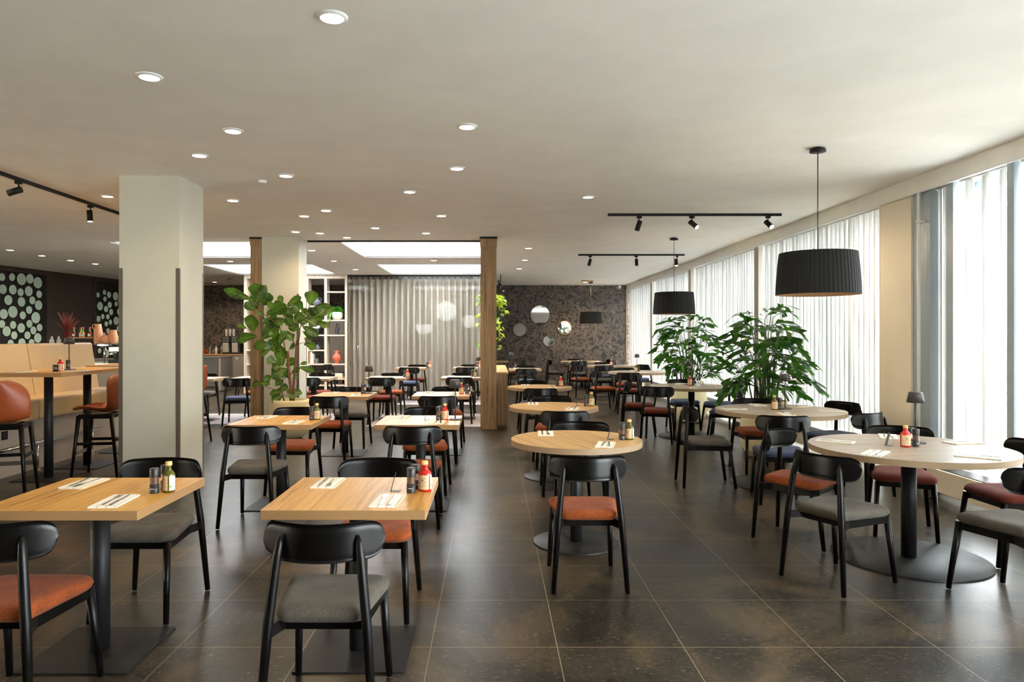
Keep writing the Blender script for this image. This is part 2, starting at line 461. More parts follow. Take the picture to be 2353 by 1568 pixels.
M['pot_white'] = plain('white_ceramic', (222, 216, 204), 0.6, bscale=40)
M['soil'] = plain('soil', (44, 33, 26), 0.95, bump=1.0, bscale=70)
M['terracotta'] = plain('terracotta', (226, 160, 116), 0.8, bscale=40)
M['bark'] = plain('brown_bark', (122, 82, 54), 0.85, bump=0.9, bscale=70)
M['green_stem'] = plain('green_stem', (66, 92, 40), 0.5)
M['fig_leaf'] = leafmat('fig_leaf_green', (34, 62, 18), (78, 116, 32), 0.22)
M['vein'] = plain('yellow_vein', (150, 168, 76), 0.5)
M['palm_leaf'] = leafmat('palm_leaf_green', (26, 66, 24), (74, 126, 42), 0.4, 0.25)
M['pothos'] = leafmat('yellow_green_pothos', (90, 140, 30), (186, 206, 60), 0.4)
M['mint'] = leafmat('bright_green_leaf', (60, 140, 30), (120, 200, 70), 0.4)
M['red_grass'] = plain('dark_red_grass', (126, 46, 32), 0.7)
M['mirror'] = plain('mirror_glass', (226, 230, 230), 0.03, 1.0)
M['brass'] = plain('brass', (206, 160, 88), 0.3, 1.0)
M['glass'] = glass('clear_glass')
M['partition_glass'] = glass('partition_glass', (0.96, 0.97, 0.96), 0.025)
M['frost'] = sheer('frosted_film', (0.95, 0.95, 0.92), (0.97, 0.97, 0.94), 0.8, 0.2, 0.8)
M['slat'] = sheer('sheer_blind_slat', (0.58, 0.575, 0.56), (0.90, 0.90, 0.88), 0.928, 0.072, 0.006, 0.9, 16, band=7.9)
M['rear_sheer'] = sheer('warm_cream_sheer', (0.86, 0.73, 0.56), (0.92, 0.79, 0.62), 0.54, 0.46, 0.03, 1.0, 20)  # sheer of the unseen window added to brighten the room
M['skylight_diffuser'] = sheer('opal_skylight_diffuser', (0.85, 0.86, 0.86), (0.9, 0.9, 0.9), 0.5, 0.5, 0.0, 1.0, 1.0)
M['curtain'] = sheer('greige_sheer_curtain', (0.54, 0.47, 0.40), (0.63, 0.56, 0.49), 0.75, 0.25, 0.05, 40, 40)
M['frame_grey'] = plain('blue_grey_frame', (168, 180, 188), 0.45)
M['frame_taupe'] = plain('taupe_mullion', (176, 168, 156), 0.5)
M['frame_white'] = plain('white_paint', (232, 232, 230), 0.5)
M['rug'] = fabric('pale_lilac_rug', (120, 114, 118), (176, 170, 172), 160)
M['lamp_on'] = emit('warm_diffuser', (1.0, 0.86, 0.62), 9.0)
M['spot_on'] = emit('spot_lens_lit', (1.0, 0.82, 0.56), 22.0)
M['cool_on'] = emit('white_diffuser', (1.0, 0.95, 0.86), 7.0)
M['bulb'] = emit('warm_filament', (1.0, 0.62, 0.28), 5.0)
M['lens_off'] = plain('lens_off', (90, 90, 88), 0.2)
M['red_vase'] = plain('coral_red_ceramic', (206, 98, 74), 0.7)
M['black_vase'] = plain('matte_black_ceramic', (46, 46, 50), 0.7)
M['blue_vase'] = plain('slate_blue_ceramic', (92, 94, 110), 0.6)
M['book_white'] = plain('white_book_cover', (226, 228, 226), 0.6)
M['book_orange'] = plain('orange_book_cover', (220, 150, 80), 0.6)
M['baseboard'] = plain('sage_grey_baseboard', (112, 118, 108), 0.5)
M['pavement'] = plain('pale_pavement', (190, 190, 186), 0.9)
M['twig'] = plain('bare_twigs', (120, 112, 104), 0.9)
M['red_glass'] = plain('red_sauce', (150, 36, 14), 0.2, coat=0.5)
M['white_cap'] = plain('white_plastic', (228, 228, 224), 0.4)

# ================================================================ ROOM SHELL
YB = 22.2           # back wall
XR = 4.22           # inner line of the window wall
def wall_x(y): return -11.1 - (15.2 - y) * 0.1286     # the bar wall runs slightly askew

f = MB(); f.add([(-14.2, -3.6, 0), (4.7, -3.6, 0), (4.7, YB + .1, 0), (-14.2, YB + .1, 0)], [(0, 1, 2, 3)])
struct(f.build('floor', M['floor']))

# ceiling with four skylight openings
SKY = [(-6.43, -4.0, 11.95, 14.3), (-2.55, -0.13, 11.95, 14.3), (-6.43, -4.0, 15.75, 18.2), (-2.55, -0.13, 15.75, 18.2)]
xs = sorted({-14.2, 4.7, *[s[0] for s in SKY], *[s[1] for s in SKY]})
ys = sorted({-3.6, YB + .1, *[s[2] for s in SKY], *[s[3] for s in SKY]})
c = MB()
for i in range(len(xs) - 1):
    for j in range(len(ys) - 1):
        mx_, my_ = (xs[i] + xs[i + 1]) / 2, (ys[j] + ys[j + 1]) / 2
        if any(s[0] < mx_ < s[1] and s[2] < my_ < s[3] for s in SKY): continue
        c.box(xs[i], xs[i + 1], ys[j], ys[j + 1], CEIL, CEIL + 0.2)
struct(c.build('ceiling', M['ceiling'], weld=False))
for k, (x0, x1, y0, y1) in enumerate(SKY):
    s = MB()
    s.box(x0 - .03, x0, y0 - .03, y1 + .03, CEIL + .005, CEIL + .3); s.box(x1, x1 + .03, y0 - .03, y1 + .03, CEIL + .005, CEIL + .3)
    s.box(x0, x1, y0 - .03, y0, CEIL + .005, CEIL + .3); s.box(x0, x1, y1, y1 + .03, CEIL + .005, CEIL + .3)
    o = struct(s.build('window_%d' % (11 + k), M['frame_white'], weld=False))
    g = MB(); g.add([(x0, y0, CEIL + .02), (x1, y0, CEIL + .02), (x1, y1, CEIL + .02), (x0, y1, CEIL + .02)], [(3, 2, 1, 0)]); g.build('pane', M['skylight_diffuser'], o, weld=False)

def wall(name, x0, x1, y0, y1, z0=0.0, z1=CEIL, mat='white_wall'):
    b = MB(); b.box(x0, x1, y0, y1, z0, z1); return struct(b.build(name, M[mat], weld=False))
wall('wall_back', -14.2, 4.7, YB, YB + .12, mat='wallpaper')
b = MB(); b.box(-9.6, 4.2, YB - .015, YB - .001, 0, .1); struct(b.build('baseboard_back', M['baseboard'], weld=False))
wall('wall_inner', -0.62, -0.52, 18.75, YB, mat='wallpaper')
# bar wall on the left; nearer the camera, an unseen window with warm sheer is added for light
b = MB()
y0, y1 = 6.5, YB
b.add([(wall_x(y0) - .15, y0, 0), (wall_x(y0), y0, 0), (wall_x(y1), y1, 0), (wall_x(y1) - .15, y1, 0),
       (wall_x(y0) - .15, y0, CEIL), (wall_x(y0), y0, CEIL), (wall_x(y1), y1, CEIL), (wall_x(y1) - .15, y1, CEIL)],
      [(3, 2, 1, 0), (4, 5, 6, 7), (0, 1, 5, 4), (1, 2, 6, 5), (2, 3, 7, 6), (3, 0, 4, 7)])
struct(b.build('wall_left', M['bar_brown'], weld=False))
xl = wall_x(6.5)
b = MB(); b.box(xl - .15, xl, -3.6, 6.5, 0, .15); b.box(xl - .15, xl, -3.6, 6.5, 2.85, CEIL); struct(b.build('wall_left_front', M['cream_wall'], weld=False))
g = MB(); g.add([(xl - .1, -3.5, .15), (xl - .1, 6.5, .15), (xl - .1, 6.5, 2.85), (xl - .1, -3.5, 2.85)], [(0, 1, 2, 3)]); wf = struct(g.build('window_10', M['glass'], weld=False))
fr = MB()
for y in (-3.45, -1.0, 1.5, 4.0, 6.45): fr.box(xl - .14, xl - .06, y - .03, y + .03, .15, 2.85)
fr.build('window_frame', M['frame_grey'], wf, weld=False)
g = MB(); g.add([(xl - .02, -3.5, .15), (xl - .02, 6.5, .15), (xl - .02, 6.5, 2.85), (xl - .02, -3.5, 2.85)], [(0, 1, 2, 3)]); g.build('window_sheer', M['rear_sheer'], wf, weld=False)
# wall behind the camera
wall('wall_front', -14.2, 4.7, -3.6, -3.5, mat='bar_brown')

# ---------------------------------------------------------------- window wall on the right
b = MB()
b.box(4.42, 4.62, -3.6, YB, 0, .28); b.box(4.2, 4.62, -3.6, YB, 2.915, CEIL)
struct(b.build('wall_right', M['valance'], weld=False))
b = MB(); b.box(4.185, 4.21, 3.0, YB - .01, 2.9, 2.92); struct(b.build('trim_1', M['frame_white'], weld=False))
PIER = [(7.14, 7.71), (3.0, 3.4)]
b = MB(); b.box(XR, 4.62, 7.14, 7.71, 0, 2.915); struct(b.build('wall_pier', M['cream_wall'], weld=False))
b = MB(); b.box(XR, 4.62, 2.2, 3.4, 0, 2.915); struct(b.build('wall_pier', M['cream_wall'], weld=False))  # unseen pier, widened to hold back light from the added bay
BAYS = [(7.71, 11.17), (11.35, 14.97), (15.15, 18.6), (18.78, YB - .06)]
NEAR = (3.4, 7.14)
ADDED_CLEAR = [(-3.5, -.3), (-.2, 2.2)]  # unseen bays without blinds, added to let daylight onto the ceiling
k = 1
for (y0, y1) in BAYS + [NEAR] + ADDED_CLEAR:
    g = MB(); g.add([(4.5, y0, .28), (4.5, y1, .28), (4.5, y1, 2.915), (4.5, y0, 2.915)], [(0, 1, 2, 3)])
    o = struct(g.build('window_%d' % k, M['glass'], weld=False)); k += 1
    fr = MB()
    for y in (y0, y1): fr.box(4.46, 4.56, y - .03, y + .03, .28, 2.915)
    fr.box(4.46, 4.56, y0, y1, .28, .33); fr.box(4.46, 4.56, y0, y1, 2.86, 2.915)
    fr.build('window_frame', M['frame_grey'], o, weld=False)
for y in (11.26, 15.06, 18.69):
    b = MB(); b.box(4.2, 4.44, y - .085, y + .085, .28, 2.915); struct(b.build('trim_2', M['frame_taupe'], weld=False))
b = MB(); b.box(4.19, 4.22, YB - .05, YB - .002, 0, 2.915); struct(b.build('trim_3', M['post'], weld=False))
# near bay: grey posts, a pipe
b = MB(); b.box(4.24, 4.44, 6.86, 7.14, .28, 2.915); struct(b.build('trim_4', M['frame_grey'], weld=False))
b = MB(); b.box(4.24, 4.44, 6.52, 6.62, .28, 2.915); struct(b.build('trim_5', M['frame_grey'], weld=False))
b = MB(); b.box(4.24, 4.44, 5.76, 5.84, .28, 2.915); struct(b.build('trim_6', M['frame_grey'], weld=False))
t = thing('heating_pipe', 'white vertical pipe beside the cream pier', 'pipe', (4.19, 6.96, 0))
p = MB(); p.tube([(0, 0, .02), (0, 0, 2.9)], .016, 12); p.build('pipe', M['frame_white'], t)
p = MB(); p.tube([(0, 0, 2.6), (0, 0, 2.63)], .024, 12); p.box(0, .05, -.01, .01, 2.605, 2.625); p.build('bracket', M['frame_white'], t)

def blind(y0, y1, label, ang, pitch, z0=.31, z1=2.9):
    t = thing('vertical_blind', label, 'blind', (4.3, (y0 + y1) / 2, 0), 0, 'vertical blinds along the window wall')
    h = MB(); h.box(-.02, .02, y0 - (y0 + y1) / 2, y1 - (y0 + y1) / 2, z1, z1 + .012); h.build('headrail', M['frame_white'], t, weld=False)
    s = MB()
    n = int((y1 - y0) / pitch)
    for i in range(n):
        yc = y0 - (y0 + y1) / 2 + (i + .5) * (y1 - y0) / n
        a = R(ang + random.uniform(-4, 4)); w = .0635
        dx, dy = math.sin(a) * w, math.cos(a) * w
        rows = []
        for q in (-1, -.5, 0, .5, 1):
            bow = .006 * (1 - q * q)
            rows.append([(q * dx + bow, yc + q * dy, z) for z in (z0, z1)])
        s.grid(rows)
    s.build('slat_panel', M['slat'], t, weld=False)
    w = MB(); w.box(-.0015, .0015, y0 - (y0 + y1) / 2, y1 - (y0 + y1) / 2, z0 + .005, z0 + .01)
    w.build('bottom_chain', M['frame_white'], t, weld=False)
blind(7.73, 11.15, 'closed white vertical blind between cream pier and first taupe mullion', -7, .112)
blind(11.37, 14.95, 'closed white vertical blind between first and second taupe mullions', -7, .112)
blind(15.17, 18.58, 'closed white vertical blind between second and third taupe mullions', -7, .112)
blind(18.8, YB - .08, 'closed white vertical blind next to the dark back wall', -7, .112)
blind(6.64, 6.84, 'narrow bunched vertical blind strip beside the white pipe', 20, .06)
blind(5.86, 6.5, 'half open vertical blind with bright gaps behind the nearest round table', 12, .165)
blind(3.45, 5.74, 'half open vertical blind at the picture edge by the nearest window', 12, .15)

# low convector heaters
def convector(y0, y1, label):
    t = thing('convector_heater', label, 'heater', (4.1, (y0 + y1) / 2, 0), 0, 'low convector heaters under the blinds')
    h = (y1 - y0) / 2
    b = MB(); b.box(-.12, .12, -h, h, .1, .30); b.build('casing', M['cream_wall'], t, bevel=.004)
    g = MB(); n = int((y1 - y0) / .05)
    for i in range(7): g.box(-.1 + i * .026, -.09 + i * .026, -h + .02, h - .02, .301, .309)
    g.box(-.105, .085, -h + .01, -h + .02, .301, .309); g.box(-.105, .085, h - .02, h - .01, .301, .309)
    g.build('grille', M['dark_metal'], t, weld=False)
    for y in (-h + .4, h - .4):
        l = MB(); l.box(-.05, .05, y - .03, y + .03, 0, .1); l.build('foot', M['dark_metal'], t, weld=False)
convector(3.5, 7.0, 'cream convector heater with slotted top under the nearest window')
convector(7.8, 11.1, 'cream convector heater behind the second large round table')
convector(11.4, 14.9, 'cream convector heater behind the further fishtail palm')
convector(15.2, 18.5, 'cream convector heater under the third closed blind')
convector(18.85, 22.0, 'cream convector heater next to the dark back wall')

# outside
b = MB(); b.add([(4.7, -20, -.12), (45, -20, -.12), (45, 60, -.12), (4.7, 60, -.12)], [(0, 1, 2, 3)]); struct(b.build('ground', M['pavement'], weld=False))
b = MB(); b.box(13.5, 13.8, -5, 45, -.12, 1.2); struct(b.build('wall_garden', M['white_wall'], weld=False))
for (x, y, lab) in ((8.5, 11.0, 'bare winter shrub outside the nearest window'), (9.6, 13.5, 'second bare winter shrub outside, further from the glass')):
    t = MB()
    for i in range(26):
        a = random.uniform(0, 6.28); q = random.uniform(.2, 1)
        p0 = Vector((0, 0, -.12)); p1 = Vector((math.cos(a) * q * .5, math.sin(a) * q * .5, .6 + random.uniform(0, .5)))
        p2 = p1 + Vector((math.cos(a) * q * .6, math.sin(a) * q * .6, random.uniform(.3, .9)))
        t.tube([p0, p1, p2], [.012, .008, .003], 5)
    o = t.build('bare_shrub', M['twig'], weld=False); o.location = (x, y, 0); tag(o, lab, 'shrub')

# ---------------------------------------------------------------- columns and posts
def column(x0, x1, y0, y1):
    b = MB(); b.box(x0, x1, y0, y1, 0, CEIL)
    o = struct(b.build('column', M['column'], weld=False))
    for (gx, gy) in ((x0, y0), (x1, y0), (x1, y1), (x0, y1)):
        sx = 1 if gx == x0 else -1; sy = 1 if gy == y0 else -1
        g = MB()
        ex = .004
        xa, xb = sorted((gx - sx * ex, gx + sx * .034)); ya, yb = sorted((gy - sy * ex, gy))
        g.box(xa, xb, ya, yb, 0, 2.16)
        xa, xb = sorted((gx - sx * ex, gx)); ya, yb = sorted((gy, gy + sy * .02))
        g.box(xa, xb, ya, yb, 0, 2.16)
        g.build('corner_guard', M['guard'], o, label='brown corner guard strip', weld=False)
column(-3.66, -3.07, 6.97, 7.55)
column(-3.67, -3.08, 11.32, 11.8)
def wpost(x0, x1, y0, y1):
    b = MB(); b.box(x0, x1, y0, y1, 0, 2.93)
    o = struct(b.build('trim_7', M['post'], bevel=.003))
    c = MB(); c.box(x0 - .008, x1 + .008, y0 - .008, y1 + .008, 2.93, 3.04); c.build('cap', M['post'], o, bevel=.003)
    c = MB(); c.box(x0 - .012, x1 + .012, y0 - .012, y1 + .012, 3.04, CEIL); c.build('head_strip', M['black_metal'], o, weld=False)
wpost(-.18, .074, 11.3, 11.55)
wpost(-3.86, -3.675, 11.34, 11.6)
# black curtain rail in the ceiling between column and post
t = MB(); t.box(-3.05, -.18, 11.72, 11.75, CEIL - .028, CEIL); tag(t.build('curtain_rail', M['black_metal'], weld=False), 'black ceiling rail between second grey column and wooden post', 'rail')

# sideboard running back from the wooden post
t = thing('sideboard', 'long low oak sideboard running back from the wooden post', 'sideboard', (.16, 12.8, 0))
b = MB(); b.box(-.085, .095, -1.36, 1.36, .05, .88); b.build('body', M['post'], t, bevel=.002)
b = MB(); b.box(-.07, .08, -1.35, 1.35, 0, .05); b.build('plinth', M['guard'], t, weld=False)
b = MB(); b.box(-.09, .11, -1.38, 1.38, .88, .905); b.build('top', M['sideboard_top'], t, bevel=.002)

# rugs
for (x0, x1, y0, y1, lab) in ((-2.05, -.02, 11.6, 13.5, 'pale lilac rug between second column and wooden post'),
                              (-2.05, -.02, 15.3, 17.3, 'pale lilac rug in front of the greige curtain'),
                              (-5.9, -2.7, 11.95, 13.5, 'pale lilac rug under the tables behind the second column')):
    b = MB(); b.prism(rrect(x0, x1, y0, y1, .02), .0, .008); o = b.build('area_rug', M['rug'], weld=False); tag(o, lab, 'rug', 'pale lilac rugs')

# ---------------------------------------------------------------- glass partition and curtain
t = thing('glass_partition', 'clear glass partition wall in front of the greige curtain', 'partition', (-1.95, 18.42, 0))
fr = MB(); fr.box(-1.82, -1.78, -.03, .03, 0, CEIL - .001); fr.box(1.78, 1.82, -.03, .03, 0, CEIL - .001); fr.box(-1.78, 1.78, -.03, .03, 3.03, CEIL - .001); fr.box(-1.78, 1.78, -.03, .03, 0, .05)
fr.build('frame', M['black_metal'], t, weld=False)
g = MB(); g.box(-1.78, 1.78, -.005, .005, .05, 3.03); g.build('pane', M['partition_glass'], t, weld=False)
h = MB(); h.tube([(-1.52, -.03, 1.02), (-1.52, -.05, 1.05), (-1.52, -.05, 1.2), (-1.52, -.03, 1.23)], .01, 8); h.box(-1.54, -1.5, -.03, -.005, .98, 1.06); h.build('door_handle', M['brushed'], t, weld=False)
d = MB(); d.add([(.77 + .26 * math.cos(2 * math.pi * i / 32), -.008, 2.12 + .26 * math.sin(2 * math.pi * i / 32)) for i in range(32)], [tuple(range(32))])  # pale see-through shapes set just before the pane
d.build('frosted_circle', M['frost'], t, weld=False)
d = MB(); d.add([(1.36 + .17 * math.cos(2 * math.pi * i / 32), -.008, 1.86 + .17 * math.sin(2 * math.pi * i / 32)) for i in range(32)], [tuple(range(32))])
d.build('frosted_circle', M['frost'], t, weld=False)
d = MB(); n_ = 24
d.add([(.19 + .21 * math.cos(math.pi + math.pi * i / n_), -.008, 1.72 + .2 * math.sin(math.pi + math.pi * i / n_)) for i in range(n_ + 1)] + [(.40, -.008, 1.78), (-.02, -.008, 1.78)], [tuple(range(n_ + 3))])
d.build('frosted_bowl', M['frost'], t, label='half-round frosted shape', weld=False)

t = thing('curtain', 'floor length greige curtain hanging behind the glass partition', 'curtain', (-1.95, 18.65, 0))
s = MB(); rows = []
N = 420
for zi, z in enumerate((.02, .8, 1.6, 2.4, 2.8, 2.98)):
    row = []
    for i in range(N + 1):
        u = i / N; x = -1.78 + 3.6 * u
        ph = u * 2 * math.pi * 23
        amp = .068 * (1 - .25 * (zi == 5)) * (1 + .2 * math.sin(u * 17))
        row.append((x + .012 * math.sin(2 * ph + zi), amp * math.sin(ph + .25 * math.sin(u * 9 + zi * .2)), z))
    rows.append(row)
s.grid(rows); s.build('drape', M['curtain'], t, weld=False)
s = MB(); s.box(-1.8, 1.8, -.012, .012, CEIL - .03, CEIL); s.build('track', M['black_metal'], t, weld=False)
s = MB()
for i in range(24):
    x = -1.75 + i * 3.5 / 23; s.box(x - .01, x + .01, -.01, .01, 2.97, CEIL - .03)
s.build('hooks', M['black_metal'], t, weld=False)

# ---------------------------------------------------------------- open shelf unit
SX = [-6.38, -5.84, -5.31, -4.78, -4.30, -3.77]; SY0, SY1 = 18.35, 18.7
ZS_A = [.22, .386, .766, 1.127, 1.517, 1.906, 2.27]; ZS_B = [.22, .386, .766, 1.517, 1.906, 2.64]
t = thing('open_shelf_unit', 'tall pale wood open shelf unit behind the fig tree', 'shelf', (-5.07, 18.52, 0))
ox, oy = -5.07, 18.52
for x in SX:
    b = MB(); b.box(x - .032 - ox, x + .032 - ox, -.17, .17, 0, CEIL - .002); b.build('upright', M['shelf_wood'], t, weld=False)
for i in range(5):
    for z in (ZS_B if i == 4 else ZS_A):
        b = MB(); b.box(SX[i] + .032 - ox, SX[i + 1] - .032 - ox, -.165, .165, z - .035, z); b.build('shelf_board', M['shelf_wood'], t, weld=False)
b = MB(); b.box(SX[0] + .032 - ox, SX[-1] - .032 - ox, -.168, .168, CEIL - .1, CEIL - .003); b.build('top_rail', M['shelf_wood'], t, weld=False)
t = thing('tall_cupboard', 'tall greige cupboard behind the lower bays of the shelf unit', 'cupboard', (-4.35, 20.8, 0))
b = MB(); b.box(-.34, .5, -.3, .3, 0, 1.96); b.build('body', M['greige'], t, bevel=.004)
for sx in (-.335, .085):
    d = MB(); d.box(sx, sx + .41, -.32, -.301, .08, 1.93); dd = d.build('door', M['greige'], t, weld=False)
    h = MB(); h.box(sx + .2 - .01, sx + .2 + .01, -.335, -.32, .95, 1.1); h.build('handle', M['brushed'], dd, weld=False)

def vase(name, label, loc, prof, mat, handles=(), cat='vase'):
    t = thing(name, label, cat, loc)
    b = MB(); b.lathe(prof, 28); b.build('body', M[mat], t)
    for h in handles:
        q = MB(); q.tube(h, .008, 8); q.build('handle', M[mat], t)
    return t
VY = 18.48
vase('handled_vase', 'coral red vase with two ear handles on the shelf unit', (-4.04, VY, .766),
     [(0, 0), (.055, 0), (.05, .03), (.055, .05), (.1, .1), (.112, .15), (.1, .2), (.06, .245), (.038, .27), (.036, .31), (.04, .335), (.034, .335), (.03, .28)], 'red_vase',
     [[(-.036, 0, .325), (-.075, 0, .325), (-.085, 0, .285), (-.055, 0, .255)], [(.036, 0, .325), (.075, 0, .325), (.085, 0, .285), (.055, 0, .255)]])
vase('handled_jug', 'slim matte black jug with thin loop handle on the shelf unit', (-4.03, VY, 1.517),
     [(0, 0), (.045, 0), (.04, .04), (.035, .06), (.052, .1), (.055, .13), (.04, .17), (.025, .2), (.024, .26), (.028, .285), (.022, .285), (.02, .22)], 'black_vase',
     [[(.026, 0, .28), (.06, 0, .28), (.07, 0, .25), (.06, 0, .17), (.05, 0, .14)]], 'jug')
vase('handled_vase', 'slate blue round vase with big loop handle behind fig leaves', (-4.56, VY, 2.27),
     [(0, 0), (.06, 0), (.1, .05), (.11, .09), (.09, .14), (.045, .17), (.04, .2), (.046, .225), (.038, .225), (.035, .18)], 'blue_vase',
     [[(.04, 0, .21), (.09, 0, .215), (.12, 0, .18), (.11, 0, .12), (.1, 0, .1)]])
vase('small_vase', 'small dark blue vase on the shelf unit below the camera ornament', (-4.54, VY, 1.127),
     [(0, 0), (.05, 0), (.065, .04), (.06, .08), (.03, .105), (.025, .13), (.03, .14), (.02, .14)], 'blue_vase')
vase('black_bowl', 'low black bowl on the shelf unit beside the white plant pot', (-4.46, VY, 1.906),
     [(0, 0), (.06, 0), (.1, .03), (.115, .06), (.105, .06), (.06, .02), (0, .015)], 'black_vase', (), 'bowl')
t = thing('camera_ornament', 'white and black old camera ornament on the shelf unit', 'ornament', (-4.58, VY, 1.517))
b = MB(); b.box(-.08, .08, -.04, .04, 0, .16); b.build('body', M['black_vase'], t, bevel=.008)
b = MB(); b.tube([(0, -.04, .08), (0, -.075, .08)], .05, 20); b.build('lens_ring', M['white_cap'], t)
b = MB(); b.tube([(0, -.075, .08), (0, -.08, .08)], .028, 16); b.build('lens', M['lens_off'], t)
b = MB(); b.box(-.08, .1, -.03, .03, .17, .24); b.box(-.05, .05, -.02, .02, .16, .17); b.build('top_plate', M['white_cap'], t, weld=False)
# books
for (x, z, w, h, m_, lab) in ((-4.71, .766, .02, .30, 'book_orange', 'orange book standing at the end of the shelf by the column'),
                              (-4.675, .766, .035, .31, 'book_white', 'white book standing beside the orange book'),
                              (-4.635, .766, .03, .26, 'book_white', 'shorter white book next to the dark storage box')):
    t = thing('book', lab, 'book', (x, VY, z), 0, 'books standing on the shelf unit')
    b = MB(); b.box(-w / 2, w / 2, -.11, .11, 0, h); b.build('cover', M[m_], t, bevel=.002)
    b = MB(); b.box(-w / 2 + .003, w / 2 - .003, -.105, .113, h - .004, h + .002); b.build('page_block', M['paper'], t, weld=False)
b = MB(); b.box(-4.60, -4.52, VY - .07, VY + .07, .766, .90); tag(b.build('storage_box', M['dark_greige'], bevel=.003), 'small dark box on the shelf beside the white books', 'box')
for i, (w, dz) in enumerate(((.33, 0), (.32, .042), (.30, .082))):
    t = thing('book', ('large white book lying lowest in the flat stack on the shelf unit', 'large white book in the middle of the flat stack', 'large white book lying topmost on the flat stack')[i], 'book', (-4.03, VY, .386 + dz), i * 3 - 3, 'white books lying flat')
    b = MB(); b.box(-w / 2, w / 2, -.12, .12, 0, .04); b.build('cover', M['book_white'], t, bevel=.002)
    b = MB(); b.box(-w / 2 + .004, w / 2 + .001, -.122, .116, .006, .034); b.build('page_block', M['paper'], t, weld=False)

# ---------------------------------------------------------------- coffee station at the back
t = thing('base_cabinet', 'greige base cabinet under the coffee machine at the back', 'cabinet', (-8.4, 21.85, 0))
b = MB(); b.box(-.8, 1.9, -.25, .3, .08, .89); b.build('body', M['greige'], t, weld=False)
b = MB(); b.box(-.78, 1.88, -.22, .3, 0, .08); b.build('plinth', M['guard'], t, weld=False)
for i in range(4):
    x = -.79 + i * .67
    d = MB(); d.box(x, x + .655, -.27, -.252, .09, .88); dd = d.build('door', M['greige'], t, weld=False)
    h = MB(); h.tube([(x + .1, -.272, .8), (x + .1, -.276, .8)], .035, 16); h.build('lock_disc', M['white_cap'], dd)
b = MB(); b.box(-9.25, -6.45, 21.57, 22.18, .892, .93); tag(b.build('worktop', M['sideboard_top'], weld=False), 'thin oak worktop under the coffee machine', 'worktop')
t = thing('island_cabinet', 'dark greige cabinet island in front of the coffee machine', 'cabinet', (-8.3, 19.7, 0))
b = MB(); b.box(-1.0, .92, -.42, .42, .1, .87); b.build('body', M['dark_greige'], t, weld=False)
b = MB(); b.box(-1.0, .94, -.44, .44, .87, .9); b.build('top', M['dark_greige'], t, weld=False)
b = MB(); b.box(.88, .94, -.44, .44, 0, .87); b.build('end_panel', M['greige'], t, weld=False)
b = MB(); b.box(-1, .85, -.38, .4, 0, .1); b.build('plinth', M['guard'], t, weld=False)
for sx in (-.99, .0):
    d = MB(); d.box(sx, sx + .86, -.44, -.422, .12, .86); dd = d.build('door', M['dark_greige'], t, weld=False)
    x = sx + (.8 if sx < -.5 else .06)
    h = MB(); h.tube([(x, -.442, .76), (x, -.46, .76)], .022, 12); h.build('knob', M['brushed'], dd)
t = thing('coffee_machine', 'black and steel double coffee machine on the back worktop', 'coffee machine', (-7.86, 21.8, .93))
b = MB(); b.box(-.36, .5, -.2, .22, 0, .05); b.build('base', M['black_metal'], t, bevel=.005)
b = MB(); b.box(-.36, .5, -.2, .22, .36, .55); b.build('control_head', M['black_metal'], t, bevel=.006)
b = MB(); b.box(-.34, .48, .0, .22, .05, .36); b.build('rear_body', M['black_metal'], t, weld=False)
for x in (-.34, -.06, .3):
    b = MB(); b.box(x, x + .18, -.19, .02, .05, .35); b.build('steel_front', M['steel_panel'], t, label='brushed steel front panel', bevel=.004)
for x in (-.33, -.05, .3):
    b = MB()
    for r_ in range(4):
        for q in (0, .05, .1, .15): b.box(x + q, x + q + .02, -.206, -.2, .38 + r_ * .042, .395 + r_ * .042)
    b.build('button_panel', M['white_cap'], t, weld=False)
b = MB(); b.box(.16, .27, -.206, -.2, .39, .53); b.build('screen', M['lens_off'], t, weld=False)
cup_root = None
cp = thing('paper_cup_stack', 'x', 'cups')
b = MB()
for k in range(5): b.lathe([(.028, .03 * k), (.04, .03 * k + .09), (.042, .03 * k + .092), (.036, .03 * k + .09)], 16)
b.build('cups', M['white_cap'], cp)
CUP = Proto(cp)
for x, lab in ((-8.14, 'leftmost stack of paper cups on the coffee machine'), (-8.03, 'middle stack of paper cups on the coffee machine'), (-7.92, 'rightmost stack of paper cups on the coffee machine')):
    CUP.put((x, 21.78, 1.48), 0, lab, 'paper cup stacks')
for i, (x, h, mt) in enumerate(((-9.05, .22, 'white_cap'), (-8.95, .2, 'salt'), (-8.83, .17, 'red_glass'), (-8.74, .17, 'orange'), (-8.64, .28, 'brushed'), (-8.54, .16, 'blue_vase'), (-8.45, .26, 'white_cap'), (-8.36, .2, 'black_vase'), (-8.28, .3, 'brushed'))):
    nm = ('white', 'salt', 'red', 'orange', 'tall steel', 'blue', 'tall white', 'black', 'tallest steel')[i]
    t = thing('syrup_bottle', nm + ' bottle in the row left of the coffee machine', 'bottle', (x, 21.75, .93), 0, 'bottles beside the coffee machine')
    b = MB(); b.lathe([(0, 0), (.036, 0), (.038, h * .6), (.015, h * .78), (.015, h)], 14); b.disc(.015, h, 14); b.build('body', M[mt], t)
    b = MB(); b.lathe([(.018, h * .9), (.018, h + .015), (0, h + .015)], 12); b.build('cap', M['black_vase'], t)

